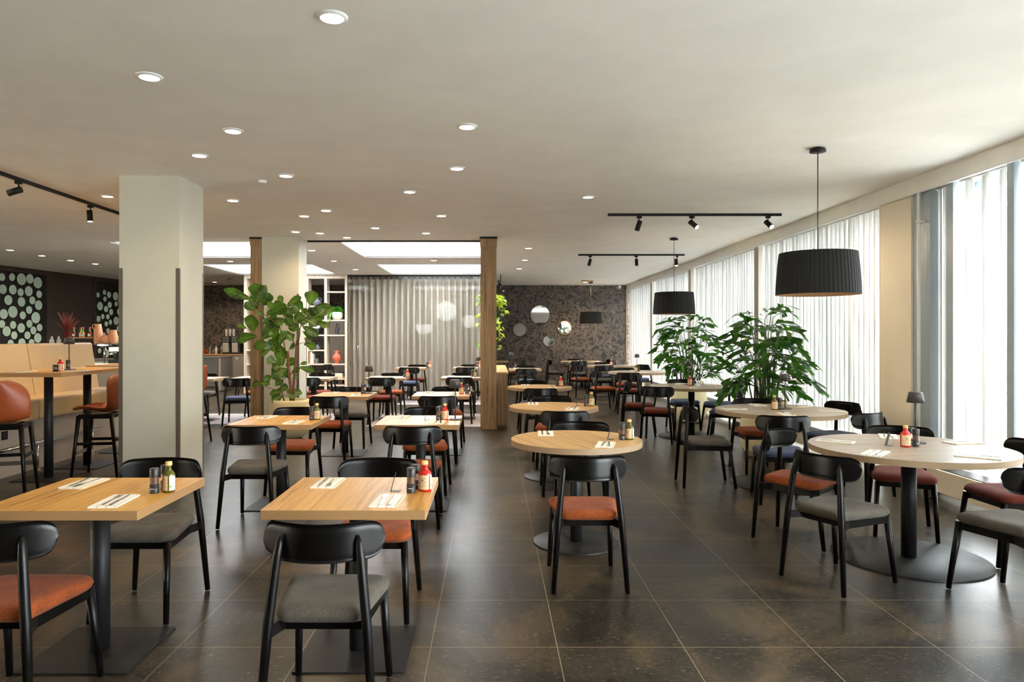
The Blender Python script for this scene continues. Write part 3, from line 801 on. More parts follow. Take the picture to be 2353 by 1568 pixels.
# ---------------------------------------------------------------- bar
def wall_pt(y, off, z):                       # a point on the bar wall's face, off metres into the room
    return Vector((wall_x(y) + off, y, z))
def disc_on_wall(mb, y, z, r_, off=.045, n=24):
    dy = Vector((.1286, 1, 0)).normalized()
    c0 = wall_pt(y, off, z)
    vs = [c0 + dy * (r_ * math.cos(2 * math.pi * i / n)) + Vector((0, 0, r_ * math.sin(2 * math.pi * i / n))) for i in range(n)]
    mb.add(vs, [tuple(range(n))])
def wall_slab(mb, y0, y1, z0, z1, o0, o1):
    vs = [wall_pt(y0, o0, z0), wall_pt(y0, o1, z0), wall_pt(y1, o1, z0), wall_pt(y1, o0, z0),
          wall_pt(y0, o0, z1), wall_pt(y0, o1, z1), wall_pt(y1, o1, z1), wall_pt(y1, o0, z1)]
    mb.add(vs, [(0, 1, 2, 3), (7, 6, 5, 4), (4, 5, 1, 0), (5, 6, 2, 1), (6, 7, 3, 2), (7, 4, 0, 3)])
def screen(y0, y1, label, spots):
    t = thing('dotted_wall_screen', label, 'wall panel', tuple(wall_pt((y0 + y1) / 2, 0, 0)), 0, 'dotted panels on the bar wall')
    org = Matrix.Translation(-wall_pt((y0 + y1) / 2, 0, 0))
    f_ = MB(); wall_slab(f_, y0, y1, .9, 2.96, .001, .03); f_.build('panel', M['screen_black'], t, weld=False, M=org)
    f_ = MB()
    for a, b_, z0, z1 in ((y0 - .08, y1 + .08, 2.96, 3.03), (y0 - .08, y0, .9, 2.96), (y1, y1 + .08, .9, 2.96)): wall_slab(f_, a, b_, z0, z1, .001, .06)
    f_.build('frame', M['bar_brown'], t, weld=False, M=org)
    for (y, z, r_) in spots:
        d = MB(); disc_on_wall(d, y, z, r_); d.build('glass_dot', M['pale_green'], t, label='pale green glass dot', weld=False, M=org)
PX1 = [(0,637,9),(23,637,9),(45,642,13.5),(64.5,641,11),(82.6,650,13),(2,665,11),(25,666,11),(43,672,9),(61.6,669.5,11.5),(85.7,676.5,8.5),(14.7,690,11.5),(45,694,11),(70,690.6,9),(84.5,701.6,11),
       (4,722,11.5),(25,717,13.5),(48,725,9),(62.6,712.7,9),(77.9,730.5,13),(0,745,9),(25.6,747,9),(44.4,754,11),(63.4,744.5,9),(86.7,753,8.5),(10.8,761.5,11.5),(28.3,771,9),(72.4,759.7,9),(58.7,771,9),(82.6,777,11),(46,789,11),(20,790,9),(68.3,788,8.5)]
spots = []
for (px, py, ry) in PX1:
    kx = (px - 1130) / 1630.0                 # kx*Y = wall_x(Y)
    Y = (-11.1 - 15.2 * .1286) / (kx - .1286)
    spots.append((Y, 1.5 + (771 - py) * Y / 1630, ry * Y / 1630))
y_end = (-11.1 - 15.2 * .1286) / ((95 - 1130) / 1630.0 - .1286)
spots += [(15.5 - i * .32, 2.6 - ((i * 7) % 5) * .3 - j * .62, .09 + .04 * ((i + j) % 3)) for i in range(1, 8) for j in range(3) if 2.6 - ((i * 7) % 5) * .3 - j * .62 > 1.05]
screen(13.2, y_end + .1, 'dotted pale green screen at the picture edge above the booth', spots)
y2 = (-11.1 - 15.2 * .1286) / ((214 - 1130) / 1630.0 - .1286)
rnd = random.Random(5); sp2 = []
for _ in range(9000):
    r_ = rnd.choice((.07, .085, .1, .115)); y = rnd.uniform(y2 + .05 + r_, y2 + 2.6 - r_); z = rnd.uniform(1.0, 2.75 - r_)
    if all((y - a) ** 2 + (z - b_) ** 2 > (r_ + q + .022) ** 2 for a, b_, q in sp2): sp2.append((y, z, r_))
screen(y2 + .05, y2 + 2.65, 'dotted pale green screen behind the terracotta jugs', sp2)

t = thing('bar_counter', 'dark topped bar counter behind the end of the booth', 'bar', (-7.0, 12.2, 0))
b = MB(); b.box(-1.9, 1.25, -.35, .4, 0, 1.0); b.build('front', M['greige'], t, weld=False)
b = MB(); b.box(-1.95, 1.3, -.4, .45, 1.0, 1.035); b.build('top', M['brushed'], t, bevel=.004)
b = MB(); b.box(-1.9, 1.25, .3, .4, 1.035, 1.09); b.build('upstand', M['dark_greige'], t, weld=False)
t = thing('bar_shelf', 'raised glass bar shelf carrying the terracotta jugs', 'shelf', (-7.0, 12.0, 1.035))
b = MB(); b.box(-1.6, .85, -.13, .13, .31, .325); b.build('glass_board', M['partition_glass'], t, weld=False)
for x in (-1.3, .45):
    b = MB(); b.tube([(x, 0, 0), (x, 0, .31)], .022, 16); b.build('post', M['chrome'], t)
    b = MB(); b.box(x - .09, x + .09, -.06, .06, .29, .31); b.build('bracket', M['chrome'], t, weld=False)
SH = 1.361
def jug(label, x, s, prof, hs):
    return vase('terracotta_jug', label, (x, 12.0, SH), [(a * s, b_ * s) for a, b_ in prof], 'terracotta', [[(p[0] * s, p[1] * s, p[2] * s) for p in h] for h in hs], 'jug')
jug('tall terracotta jug with a side handle on the bar shelf', -6.66, 1.0, [(0, 0), (.055, 0), (.068, .05), (.072, .12), (.07, .2), (.058, .25), (.048, .28), (.052, .33), (.046, .33), (.042, .28)], [[(-.05, 0, .325), (-.085, 0, .32), (-.095, 0, .28), (-.065, 0, .23)]])
jug('medium terracotta jug with a curved handle at the back', -6.40, .7, [(0, 0), (.07, 0), (.095, .07), (.1, .16), (.085, .25), (.065, .31), (.07, .33), (.06, .33), (.056, .3)], [[(-.07, 0, .3), (-.12, 0, .3), (-.14, 0, .25), (-.1, 0, .2)]])
jug('small round terracotta pot at the front of the jugs', -6.53, .5, [(0, 0), (.08, 0), (.14, .06), (.155, .13), (.13, .2), (.09, .24), (.085, .27), (.1, .29), (.09, .29), (.07, .25)], [])
# planter with red grass
t = thing('red_grass_planter', 'dark red ornamental grass in a black pot on the bar shelf', 'plant', (-7.18, 12.0, SH))
b = MB(); b.lathe([(0, 0), (.07, 0), (.085, .1), (.08, .1), (.075, .09), (0, .09)], 20); b.build('pot', M['black_vase'], t)
b = MB()
for i in range(90):
    a = random.uniform(0, 6.28); q = random.uniform(.02, .2); h = random.uniform(.25, .45)
    b.tube([(random.uniform(-.05, .05), random.uniform(-.05, .05), .09), (math.cos(a) * q * .4, math.sin(a) * q * .4, .09 + h * .6), (math.cos(a) * q, math.sin(a) * q, .09 + h)], [.004, .004, .001], 4)
b.build('grass_blades', M['red_grass'], t, weld=False)
t = thing('wooden_riser', 'small wooden riser with wire legs under the sauce bottles', 'stand', (-6.92, 11.97, SH))
b = MB(); b.box(-.17, .17, -.07, .07, .09, .105); b.build('board', M['sideboard_top'], t, weld=False)
b = MB()
for x in (-.13, .13):
    b.tube([(x, -.05, 0), (x * .8, -.05, .09)], .004, 6); b.tube([(x, .05, 0), (x * .8, .05, .09)], .004, 6)
b.build('wire_legs', M['black_metal'], t, weld=False)
def hot(label, x, y, mt, cap):
    t = thing('hot_sauce_bottle', label, 'bottle', (x, y, SH + .105), 0, 'hot sauce bottles on the wooden riser')
    b = MB(); b.lathe([(0, 0), (.028, 0), (.03, .07), (.012, .1), (.012, .13)], 14); b.build('body', M[mt], t)
    b = MB(); b.lathe([(.0125, .1), (.0135, .14), (.0135, .145)], 12); b.build('neck_wrap', M['green_mark'], t)
    b = MB(); b.lathe([(.015, .14), (.015, .17), (0, .17)], 12); b.build('cap', M[cap], t)
    b = MB(); b.lathe([(.0306, .02), (.0306, .06)], 8, a0=220, a1=320); b.build('label', M['white_label'], t)
hot('dark red hot sauce bottle at the near end of the riser', -7.04, 11.95, 'red_glass', 'red_bottle')
hot('pale hot sauce bottle second from the riser end', -6.95, 12.0, 'cork', 'red_bottle')
hot('orange hot sauce bottle third on the riser', -6.88, 11.94, 'terracotta', 'red_bottle')
hot('last small hot sauce bottle on the riser', -6.80, 12.0, 'red_glass', 'red_bottle')
for i, x in enumerate((-7.40, -7.32)):
    t = thing('oil_bottle', ('clear glass oil bottle left of the red grass', 'second clear oil bottle touching the grass pot')[i], 'bottle', (x, 11.93 + .06 * i, SH), 0, 'clear oil bottles')
    b = MB(); b.lathe([(0, 0), (.032, 0), (.036, .05), (.015, .09), (.014, .13)], 14); b.build('body', M['white_label'], t)
    b = MB(); b.lathe([(.016, .12), (.016, .155), (0, .155)], 12); b.build('stopper', M['black_vase'], t)
t = thing('espresso_machine', 'small steel espresso machine on the bar by the first column', 'coffee machine', (-6.3, 12.1, 1.035))
b = MB(); b.box(-.16, .22, -.16, .16, .0, .05); b.build('drip_tray', M['black_metal'], t, bevel=.004)
b = MB(); b.box(-.16, .22, .02, .16, .05, .22); b.build('body', M['black_metal'], t, bevel=.006)
b = MB(); b.box(-.16, .22, -.14, .16, .19, .27); b.build('head', M['brushed'], t, bevel=.006)
for x in (-.08, .1):
    b = MB(); b.tube([(x, -.08, .15), (x, -.08, .19)], .035, 16); b.tube([(x, -.1, .16), (x, -.24, .15)], .012, 8); b.build('portafilter', M['chrome'], t)

# ================================================================ BOOTH, HIGH TABLES, STOOLS
t = thing('booth_bench', 'long tan leatherette booth bench beside the high tables', 'bench', (-5.25, 7.3, 0))
BY0, BY1 = -3.0, 2.53
b = MB(); b.box(-.95, .12, BY0, BY1, 0, .57); b.build('plinth', M['greige'], t, weld=False)
for (a, e) in ((BY0, -1.55), (-1.54, .54), (.55, BY1)):
    b = MB(); b.box(-.3, .25, a, e, .572, .786); b.build('seat_pad', M['booth'], t, bevel=.03)
for (a, e) in ((BY0, -.68), (-.67, 1.15), (1.16, BY1)):
    b = MB()
    prof = [(-.19, .55), (-.19, .786), (-.29, 1.385), (-.31, 1.4), (-.42, 1.4), (-.44, 1.38), (-.44, .55)]
    n_ = len(prof)
    vs = [(x, a, z) for x, z in prof] + [(x, e, z) for x, z in prof]
    b.add(vs, [tuple(range(n_)), tuple(range(n_, 2 * n_))[::-1]] + [((i + 1) % n_, i, n_ + i, n_ + (i + 1) % n_) for i in range(n_)])
    b.build('back_pad', M['booth'], t, bevel=.012)
for y in (.12, 2.2):
    b = MB(); b.box(.12, .128, y, y + .09, .40, .49); so = b.build('socket', M['black_metal'], t, label='black wall socket', weld=False)
    b = MB(); b.tube([(.128, y + .045, .445), (.1285, y + .045, .445)], .022, 16); b.build('socket_well', M['black_vase'], so)
t = thing('foot_rail', 'chrome foot rail on posts along the booth plinth', 'rail', (-5.07, 7.3, 0))
b = MB(); b.tube([(0, -1.0, .3), (0, 1.9, .3)], .02, 12); b.build('rail', M['chrome'], t)
for y in (-.35, .62, 1.7):
    b = MB(); b.tube([(0, y, 0), (0, y, .3)], .013, 10); b.tube([(0, y, 0), (0, y, .006)], .035, 14); b.build('post', M['chrome'], t)
    b = MB(); b.tube([(-.06, y, .3), (0, y, .3)], .01, 8); b.build('wall_bracket', M['chrome'], t)

def square_table_root(top, h, name='dining_table', half=.355, edge=M['oak_edge']):
    t = thing(name, 'x', 'table')
    b = MB(); b.prism(rrect(-half, half, -half, half, .004, 2), h - .04, h, mat=0, mat_side=1)
    b.build('tabletop', [top, edge], t, weld=False)
    b = MB(); b.tube([(0, 0, .008), (0, 0, h - .04)], .043, 24); b.build('column_leg', M['black_metal'], t)
    b = MB(); b.prism(rrect(-.25, .25, -.25, .25, .006, 2), 0, .008); b.build('base_plate', M['black_metal'], t, weld=False)
    return t
def round_table_root(top, edge, r_, base, pole, name='round_table'):
    t = thing(name, 'x', 'table')
    n_ = 64
    b = MB(); b.prism([(r_ * math.cos(2 * math.pi * i / n_), r_ * math.sin(2 * math.pi * i / n_)) for i in range(n_)], .71, .75, 0, 1, True)
    b.build('tabletop', [top, edge], t, weld=False)
    b = MB(); b.tube([(0, 0, .008), (0, 0, .71)], pole, 24); b.build('column_leg', M['black_metal'], t)
    b = MB(); b.lathe([(0, .012), (base - .004, .012), (base, .009), (base, 0)], 56); b.build('base_plate', M['black_metal'], t)
    return t
SQ = Proto(square_table_root(M['oak'], .75))
SQP = Proto(square_table_root(M['oak_pale'], .75, edge=M['pale_edge']))
HI = Proto(square_table_root(M['oak'], 1.12, 'high_table'))
RS = Proto(round_table_root(M['oak_light'], M['pale_edge'], .47, .31, .042))
RL = Proto(round_table_root(M['oak_pale'], M['pale_edge'], .62, .48, .047, 'large_round_table'))

T = {}
G1 = 'square tables in the row beside the grey columns'
G2 = 'square tables in the middle row'
ORD = ['nearest', 'second', 'third', 'fourth', 'fifth']
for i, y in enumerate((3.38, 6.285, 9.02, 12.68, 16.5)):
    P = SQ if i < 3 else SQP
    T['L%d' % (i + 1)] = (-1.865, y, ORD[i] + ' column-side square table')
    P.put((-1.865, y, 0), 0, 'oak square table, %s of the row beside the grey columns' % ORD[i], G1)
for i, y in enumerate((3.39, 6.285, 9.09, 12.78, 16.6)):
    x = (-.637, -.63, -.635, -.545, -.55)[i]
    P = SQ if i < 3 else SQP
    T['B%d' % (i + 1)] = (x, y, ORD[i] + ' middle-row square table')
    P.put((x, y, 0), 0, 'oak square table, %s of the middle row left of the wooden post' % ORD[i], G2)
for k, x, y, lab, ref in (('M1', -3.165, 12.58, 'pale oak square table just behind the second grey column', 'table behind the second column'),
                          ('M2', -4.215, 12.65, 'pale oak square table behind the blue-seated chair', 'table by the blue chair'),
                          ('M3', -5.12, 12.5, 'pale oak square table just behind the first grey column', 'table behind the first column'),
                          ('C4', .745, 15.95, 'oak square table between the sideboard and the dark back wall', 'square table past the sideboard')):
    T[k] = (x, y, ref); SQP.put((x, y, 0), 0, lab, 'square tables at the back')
for k, x, y, i in (('C1', .611, 5.137, 0), ('C2', .654, 7.51, 1), ('C3', .70, 10.37, 2)):
    T[k] = (x, y, ORD[i] + ' small round table')
    RS.put((x, y, 0), 20, 'small round oak table, %s of three in front of the sideboard' % ORD[i], 'small round tables')
T['C5'] = (0.0, 20.75, 'round table behind the wooden post')
RS.put((0.02, 20.75, 0), 0, 'small round table half hidden behind the wooden post at the back wall', 'small round tables')
for i, (x, y) in enumerate(((2.81, 4.78), (2.90, 7.15), (2.955, 10.5), (3.03, 14.62), (3.0, 17.7), (2.6, 20.5))):
    o = ['nearest', 'second', 'third', 'fourth', 'fifth', 'farthest'][i]
    T['D%d' % (i + 1)] = (x, y, o + ' large round table')
    RL.put((x, y, 0), 8, 'large round pale oak table, %s along the window wall' % o, 'large round tables by the windows')
for i, (x, y) in enumerate(((-4.67, 7.475), (-4.67, 8.19), (-4.74, 9.25))):
    o = ('nearest', 'second', 'third')[i]
    T['H%d' % (i + 1)] = (x, y, o + ' high table')
    HI.put((x, y, 0), 0, 'high square oak table, %s one along the booth' % o, 'high tables along the booth')

# ---------------------------------------------------------------- dining chairs
def seat_mesh():
    n_ = 6; out = []
    yf, yr, wf, wr = .225, -.205, .215, .172
    def corner(cx, cy, r_, a0): return [(cx + r_ * math.cos(R(a0 + 90 * k / n_)), cy + r_ * math.sin(R(a0 + 90 * k / n_))) for k in range(n_ + 1)]
    out += corner(wf - .075, yf - .075, .075, 0) + corner(-wf + .075, yf - .075, .075, 90) + corner(-wr + .05, yr + .05, .05, 180) + corner(wr - .05, yr + .05, .05, 270)
    def bulge(p): return p
    rings = [(.60, .414), (.93, .414), (.975, .424), (1.0, .442), (.985, .458), (.94, .468), (.86, .474), (.68, .475), (.45, .472), (.2, .469)]
    b = MB(); N_ = len(out); vs = []
    for s_, z in rings:
        for x, y in out: vs.append((x * s_, .01 + (y - .01) * s_, z - .012 * max(0, (y * s_ - .12) / .1) ** 2 * (z > .43)))
    fs = []
    for i in range(len(rings) - 1):
        for k in range(N_): fs.append((i * N_ + k, i * N_ + (k + 1) % N_, (i + 1) * N_ + (k + 1) % N_, (i + 1) * N_ + k))
    b.add(vs, fs, 0, True); b.add(vs[:N_], [tuple(range(N_))[::-1]], 0); b.add(vs[-N_:], [tuple(range(N_))], 0, True)
    return b
def backrest_mb():
    b = MB(); HW, HH, ZC, TH = .232, .0725, .7175, .0065
    def arc(x): return -.216 + 1.95 * x * x
    us = [-1 + 2 * i / 40 for i in range(41)]
    front, back = [], []
    for u in us:
        x = HW * math.sin(u * math.pi / 2 * .985)
        q = max(0, abs(x) - (HW - HH)) / HH
        h = HH * max(1 - q ** 2.8, .01) ** .42
        nx, ny = -2 * 1.95 * x, 1.0; l_ = math.hypot(nx, ny); nx /= l_; ny /= l_
        fr, bk = [], []
        for j in range(9):
            v = -1 + 2 * j / 8
            e = 1 - .75 * max(0, (abs(v) - .9) / .1) ** 2
            z = ZC + h * v
            y = arc(x) + .012 * v * .4
            fr.append((x + nx * TH * e, y + ny * TH * e, z)); bk.append((x - nx * TH * e, y - ny * TH * e, z))
        front.append(fr); back.append(bk)
    b.grid([list(c_)[::-1] for c_ in front]); b.grid(back)
    top = [[front[i][-1], back[i][-1]] for i in range(41)]; bot = [[back[i][0], front[i][0]] for i in range(41)]
    b.grid(top); b.grid(bot)
    b.grid([[front[0][j], back[0][j]] for j in range(9)]); b.grid([[back[-1][j], front[-1][j]] for j in range(9)])
    return b
def leg_mb(pts, rads):
    b = MB(); b.tube(pts, rads, 12)
    p = Vector(pts[0]); b.tube([p - Vector((0, 0, .0)), p + Vector((0, 0, .008))], rads[0] * .72, 10, mat=1)
    return b
def make_chair(seat_data):
    t = thing('dining_chair', 'x', 'chair')
    s = bpy.data.objects.new('seat', seat_data); COL.objects.link(s); s.parent = t
    for o in CH_PARTS:
        c_ = o.copy(); COL.objects.link(c_); c_.parent = t
    return t
seat_src = seat_mesh()
SEATS = {k: seat_src.mesh('seat', [M[k]]) for k in ('orange', 'grey', 'blue', 'red')}
CH_PARTS = []
o = backrest_mb().build('backrest', M['black_back']); CH_PARTS.append(o)
for sx in (-1, 1):
    b = leg_mb([(sx * .215, -.25, .006), (sx * .183, -.226, .43), (sx * .158, -.206, .66), (sx * .15, -.198, .715), (sx * .147, -.192, .745)], [.0145, .0195, .0175, .014, .004])
    CH_PARTS.append(b.build('leg', [M['black_wood'], M['glide']]))
    b = leg_mb([(sx * .2, .25, .006), (sx * .18, .195, .415)], [.0145, .0195])
    CH_PARTS.append(b.build('leg', [M['black_wood'], M['glide']]))
b = MB()
for sx in (-1, 1):
    b.beam((sx * .187, -.228, .392), (sx * .15, -.12, .392), .02, .046); b.beam((sx * .153, -.13, .392), (sx * .178, .19, .392), .02, .046)
b.beam((-.15, -.125, .39), (.15, -.125, .39), .022, .046); b.beam((-.17, .185, .395), (.17, .185, .395), .02, .036)
CH_PARTS.append(b.build('seat_frame', M['black_wood'], weld=False))
CHAIR = {k: Proto(make_chair(SEATS[k])) for k in SEATS}
for o in CH_PARTS: bpy.data.objects.remove(o)
SEATW = {'orange': 'orange', 'red': 'rust red', 'grey': 'grey', 'blue': 'blue-grey'}
def chair(x, y, rz, col, pos, ref=None, lab=None, group=None):
    l_ = lab or 'black chair with %s seat, %s side of the %s' % (SEATW[col], pos, T[ref][2])
    CHAIR[col].put((x, y, 0), rz, l_, group or ('chairs around the tables'))
# column-side row
chair(-1.92, 2.87, 0, 'orange', 'near', 'L1'); chair(-1.885, 3.92, 180, 'grey', 'far', 'L1')
chair(-1.9, 5.72, 0, 'grey', 'near', 'L2'); chair(-1.91, 6.84, 180, 'orange', 'far', 'L2')
chair(-1.91, 8.44, 0, 'orange', 'near', 'L3'); chair(-1.88, 9.57, 180, 'grey', 'far', 'L3')
chair(-1.86, 12.1, 0, 'red', 'near', 'L4'); chair(-1.86, 13.24, 180, 'orange', 'far', 'L4')
chair(-1.84, 15.92, 0, 'blue', 'near', 'L5'); chair(-1.80, 17.06, 180, 'red', 'far', 'L5')
# middle row
chair(-.65, 2.87, 0, 'grey', 'near', 'B1'); chair(-.64, 3.92, 180, 'orange', 'far', 'B1')
chair(-.625, 5.72, 0, 'orange', 'near', 'B2'); chair(-.63, 6.85, 180, 'orange', 'far', 'B2')
chair(-.63, 8.47, 0, 'grey', 'near', 'B3'); chair(-.60, 9.66, 180, 'orange', 'far', 'B3')
chair(-.55, 12.18, 0, 'blue', 'near', 'B4'); chair(-.53, 13.34, 180, 'grey', 'far', 'B4')
chair(-.575, 15.98, 0, 'blue', 'near', 'B5'); chair(-.53, 17.16, 180, 'grey', 'far', 'B5')
# tables behind the columns
chair(-3.12, 12.09, 0, 'orange', 'near', 'M1', lab='black chair half hidden behind the second grey column')
chair(-3.19, 13.16, 180, 'red', 'far', 'M1')
chair(-4.26, 11.93, 10, 'blue', 'near', 'M2', lab='black chair with blue seat seen between first column and wooden panel')
chair(-4.33, 13.25, 180, 'orange', 'far', 'M2')
chair(-5.3, 13.0, 180, 'grey', 'far', 'M3')
chair(-5.72, 16.6, 118, 'blue', '', lab='black chair turned sideways in front of the coffee station', group='chairs by the shelf unit')
chair(-4.17, 17.5, 76, 'grey', '', lab='black chair standing in front of the open shelf unit', group='chairs by the shelf unit')
chair(-4.05, 19.9, 75, 'grey', '', lab='black chair seen side on through the shelf unit', group='chairs by the shelf unit')
# small round tables
chair(.572, 4.355, 0, 'orange', 'near', 'C1'); chair(.72, 5.66, 176, 'grey', 'far', 'C1')
chair(.69, 6.82, 0, 'grey', 'near', 'C2'); chair(.705, 8.19, 180, 'orange', 'far', 'C2')
chair(.66, 9.68, 0, 'grey', 'near', 'C3'); chair(.63, 11.02, 180, 'blue', 'far', 'C3')
chair(.735, 15.33, 0, 'orange', 'near', 'C4'); chair(.79, 16.55, 180, 'blue', 'far', 'C4')
chair(.72, 20.2, 78, 'red', '', 'C5', lab='black chair with rust red seat beside the table behind the wooden post')
# window tables
chair(2.126, 4.35, -62, 'grey', 'near aisle', 'D1'); chair(2.26, 5.22, -135, 'orange', 'far aisle', 'D1')
chair(3.12, 5.4, 156.7, 'red', 'far', 'D1'); chair(3.5, 4.76, 91, 'red', 'window', 'D1'); chair(2.955, 4.0, 13.7, 'grey', 'near', 'D1')
chair(2.14, 7.12, -94, 'grey', 'aisle', 'D2'); chair(2.62, 6.45, -10, 'blue', 'near', 'D2'); chair(2.92, 7.82, 180, 'orange', 'far', 'D2')
chair(3.62, 7.5, 112, 'blue', 'window', 'D2'); chair(3.42, 6.68, 30, 'blue', 'near window', 'D2')
chair(2.22, 10.72, -104, 'red', 'aisle', 'D3'); chair(2.34, 9.98, -20, 'red', 'near', 'D3'); chair(3.06, 11.32, 180, 'blue', 'far', 'D3')
chair(3.55, 10.95, 100, 'blue', 'far window', 'D3'); chair(3.27, 9.86, 66, 'blue', 'near window', 'D3')
chair(2.22, 14.2, -76, 'orange', 'aisle', 'D4'); chair(2.62, 13.68, -4, 'red', 'near', 'D4'); chair(2.9, 15.4, 180, 'orange', 'far', 'D4')
chair(3.66, 14.85, 75, 'blue', 'window', 'D4')
chair(2.17, 17.2, -70, 'orange', 'aisle', 'D5'); chair(2.66, 16.9, -2, 'grey', 'near', 'D5'); chair(2.93, 18.55, 180, 'blue', 'far', 'D5')
chair(3.56, 17.15, 118, 'blue', 'window', 'D5'); 
chair(1.83, 20.5, -88, 'grey', 'aisle', 'D6'); chair(2.42, 19.75, 0, 'grey', 'near', 'D6'); chair(2.5, 21.3, 180, 'orange', 'far', 'D6')
chair(3.36, 20.9, 105, 'blue', 'far window', 'D6'); chair(3.32, 20.1, 75, 'grey', 'near window', 'D6')

# ---------------------------------------------------------------- bar stools
def stool_root():
    t = thing('bar_stool', 'x', 'stool')
    prof = [(.235, .70, .13), (.225, .722, .165), (.12, .714, .20), (0, .69, .215), (-.11, .686, .228), (-.185, .705, .24), (-.212, .82, .25), (-.225, .92, .242), (-.236, .985, .215), (-.243, 1.035, .17), (-.247, 1.07, .115), (-.248, 1.09, .05)]
    rows = []
    for i, (y, z, w) in enumerate(prof):
        k = max(0, i - 3) / 8
        row = []
        for j in range(13):
            u = -1 + j / 6
            c_ = abs(u) ** 2.4
            row.append((u * w, y + c_ * .13 * min(1, k * 1.4), z + c_ * (.05 * (1 - k) if i > 1 else .01)))
        rows.append(row)
    b = MB(); b.grid(rows)
    s = b.build('shell', M['tan_leather'], t)
    m = s.modifiers.new('thick', 'SOLIDIFY'); m.thickness = .022; m.offset = -1
    m = s.modifiers.new('smooth', 'SUBSURF'); m.levels = 1; m.render_levels = 1
    b = MB(); b.beam((-.15, .16, .65), (.15, .16, .65), .03, .04); b.beam((-.15, -.13, .645), (.15, -.13, .645), .03, .04)
    for sx in (-1, 1): b.beam((sx * .16, .17, .65), (sx * .16, -.15, .65), .03, .045)
    b.box(-.1, .1, -.08, .12, .64, .67)
    b.build('seat_frame', M['black_wood'], t, weld=False)
    for sx in (-1, 1):
        for (y0_, y1_) in ((.17, .225), (-.15, -.225)):
            b = MB(); p0 = Vector((sx * .165, y0_, .66)); p1 = Vector((sx * .215, y1_, 0))
            b.tube([p1, p0.lerp(p1, .5), p0], [.014, .018, .024], 8); b.build('leg', M['black_wood'], t)
    b = MB()
    for sx in (-1, 1): b.beam((sx * .187, .197, .37), (sx * .187, -.185, .37), .018, .03)
    b.beam((-.187, -.187, .40), (.187, -.187, .40), .018, .03)
    b.build('rung', M['black_wood'], t, weld=False)
    b = MB(); b.beam((-.2, .222, .26), (.2, .222, .26), .006, .04); b.build('foot_plate', M['brushed'], t, label='steel foot plate', weld=False)
    return t
ST = Proto(stool_root())
for x, y, rz, lab in ((-4.57, 6.66, 20, 'cognac leather bar stool seen from behind at the picture edge'),
                      (-4.16, 7.58, 98, 'cognac leather bar stool side on beside the nearest high table'),
                      (-4.12, 8.95, 92, 'bar stool mostly hidden behind the first grey column'),
                      (-4.2, 9.85, 92, 'bar stool whose orange back shows past the first column')):
    ST.put((x, y, 0), rz, lab, 'cognac bar stools')

# ================================================================ TABLEWARE
def napkin_root():
    t = thing('napkin', 'x', 'napkin')
    b = MB()
    b.prism(rrect(-.062, .062, -.12, .12, .003, 2), 0, .0035); b.prism(rrect(-.0615, .062, -.118, .121, .003, 2), .0036, .007)
    b.build('cloth', M['white_napkin'], t, weld=False)
    return t
m, n, l, bs = nmat('white_striped_napkin')
tc = n.new('ShaderNodeTexCoord'); wv = n.new('ShaderNodeTexWave'); wv.bands_direction = 'X'; wv.inputs['Scale'].default_value = 8.0
l.new(tc.outputs['Object'], wv.inputs['Vector'])
rp = ramp(n, [(0.9, rgb((240, 238, 232))), (0.97, rgb((206, 190, 150)))]); l.new(wv.outputs['Fac'], rp.inputs[0])
l.new(rp.outputs[0], bs.inputs['Base Color']); bs.inputs['Roughness'].default_value = .85
M['white_napkin'] = m
NAP = Proto(napkin_root())
def fork_root():
    t = thing('fork', 'x', 'cutlery')
    b = MB(); b.prism([(-.006, -.1), (.006, -.1), (.0035, -.02), (.003, .02), (-.003, .02), (-.0035, -.02)], 0, .003); b.build('handle', M['steel'], t, bevel=.0008)
    b = MB(); b.prism([(-.003, .018), (.003, .018), (.011, .045), (.0115, .06), (-.0115, .06), (-.011, .045)], .0005, .003)
    for i in range(4):
        x = -.0115 + i * .0064
        b.prism([(x, .058), (x + .0038, .058), (x + .0032, .102), (x + .0006, .102)], .0008, .0028)
    b.build('tines', M['steel'], t, weld=False)
    return t
def knife_root():
    t = thing('knife', 'x', 'cutlery')
    b = MB(); b.prism([(-.0065, -.105), (.0065, -.105), (.0055, -.01), (-.0055, -.01)], 0, .005); b.build('handle', M['steel'], t, bevel=.0012)
    b = MB(); b.prism([(-.0035, -.012), (.0045, -.012), (.0085, .02), (.009, .075), (.002, .11), (-.0035, .112)], .0015, .003); b.build('blade', M['steel'], t, weld=False)
    return t
FORK = Proto(fork_root()); KNIFE = Proto(knife_root())
def setting(x, y, z, rz, pos, ref):
    c_, s_ = math.cos(R(rz)), math.sin(R(rz))
    def at(u, v): return (x + u * c_ - v * s_, y + u * s_ + v * c_)
    w = T[ref][2]
    NAP.put((x, y, z), rz, 'folded white napkin on the %s side of the %s' % (pos, w), 'folded napkins')
    p = at(-.014 + random.uniform(-.006, .006), .005)
    FORK.put((p[0], p[1], z + .0073), rz + random.uniform(-9, 6), 'steel fork on the %s napkin of the %s' % (pos, w), 'forks on napkins')
    p = at(.026, -.002)
    KNIFE.put((p[0], p[1], z + .0073), rz + random.uniform(-5, 9), 'steel knife on the %s napkin of the %s' % (pos, w), 'knives on napkins')
def two(ref, jit=6):
    x, y, _ = T[ref]
    setting(x + .165, y - .185, .75, random.uniform(-jit, jit), 'near', ref); setting(x - .19, y + .20, .75, 180 + random.uniform(-jit, jit), 'far', ref)
for k in ('L1', 'L2', 'L3', 'L4', 'L5', 'B1', 'B2', 'B3', 'B4', 'B5', 'M1', 'M2', 'M3', 'C4'): two(k)
for k in ('C1', 'C2', 'C3'):
    x, y, _ = T[k]
    setting(x + .165, y - .285, .75, -14, 'near', k); setting(x - .2, y + .27, .75, 176, 'far', k)
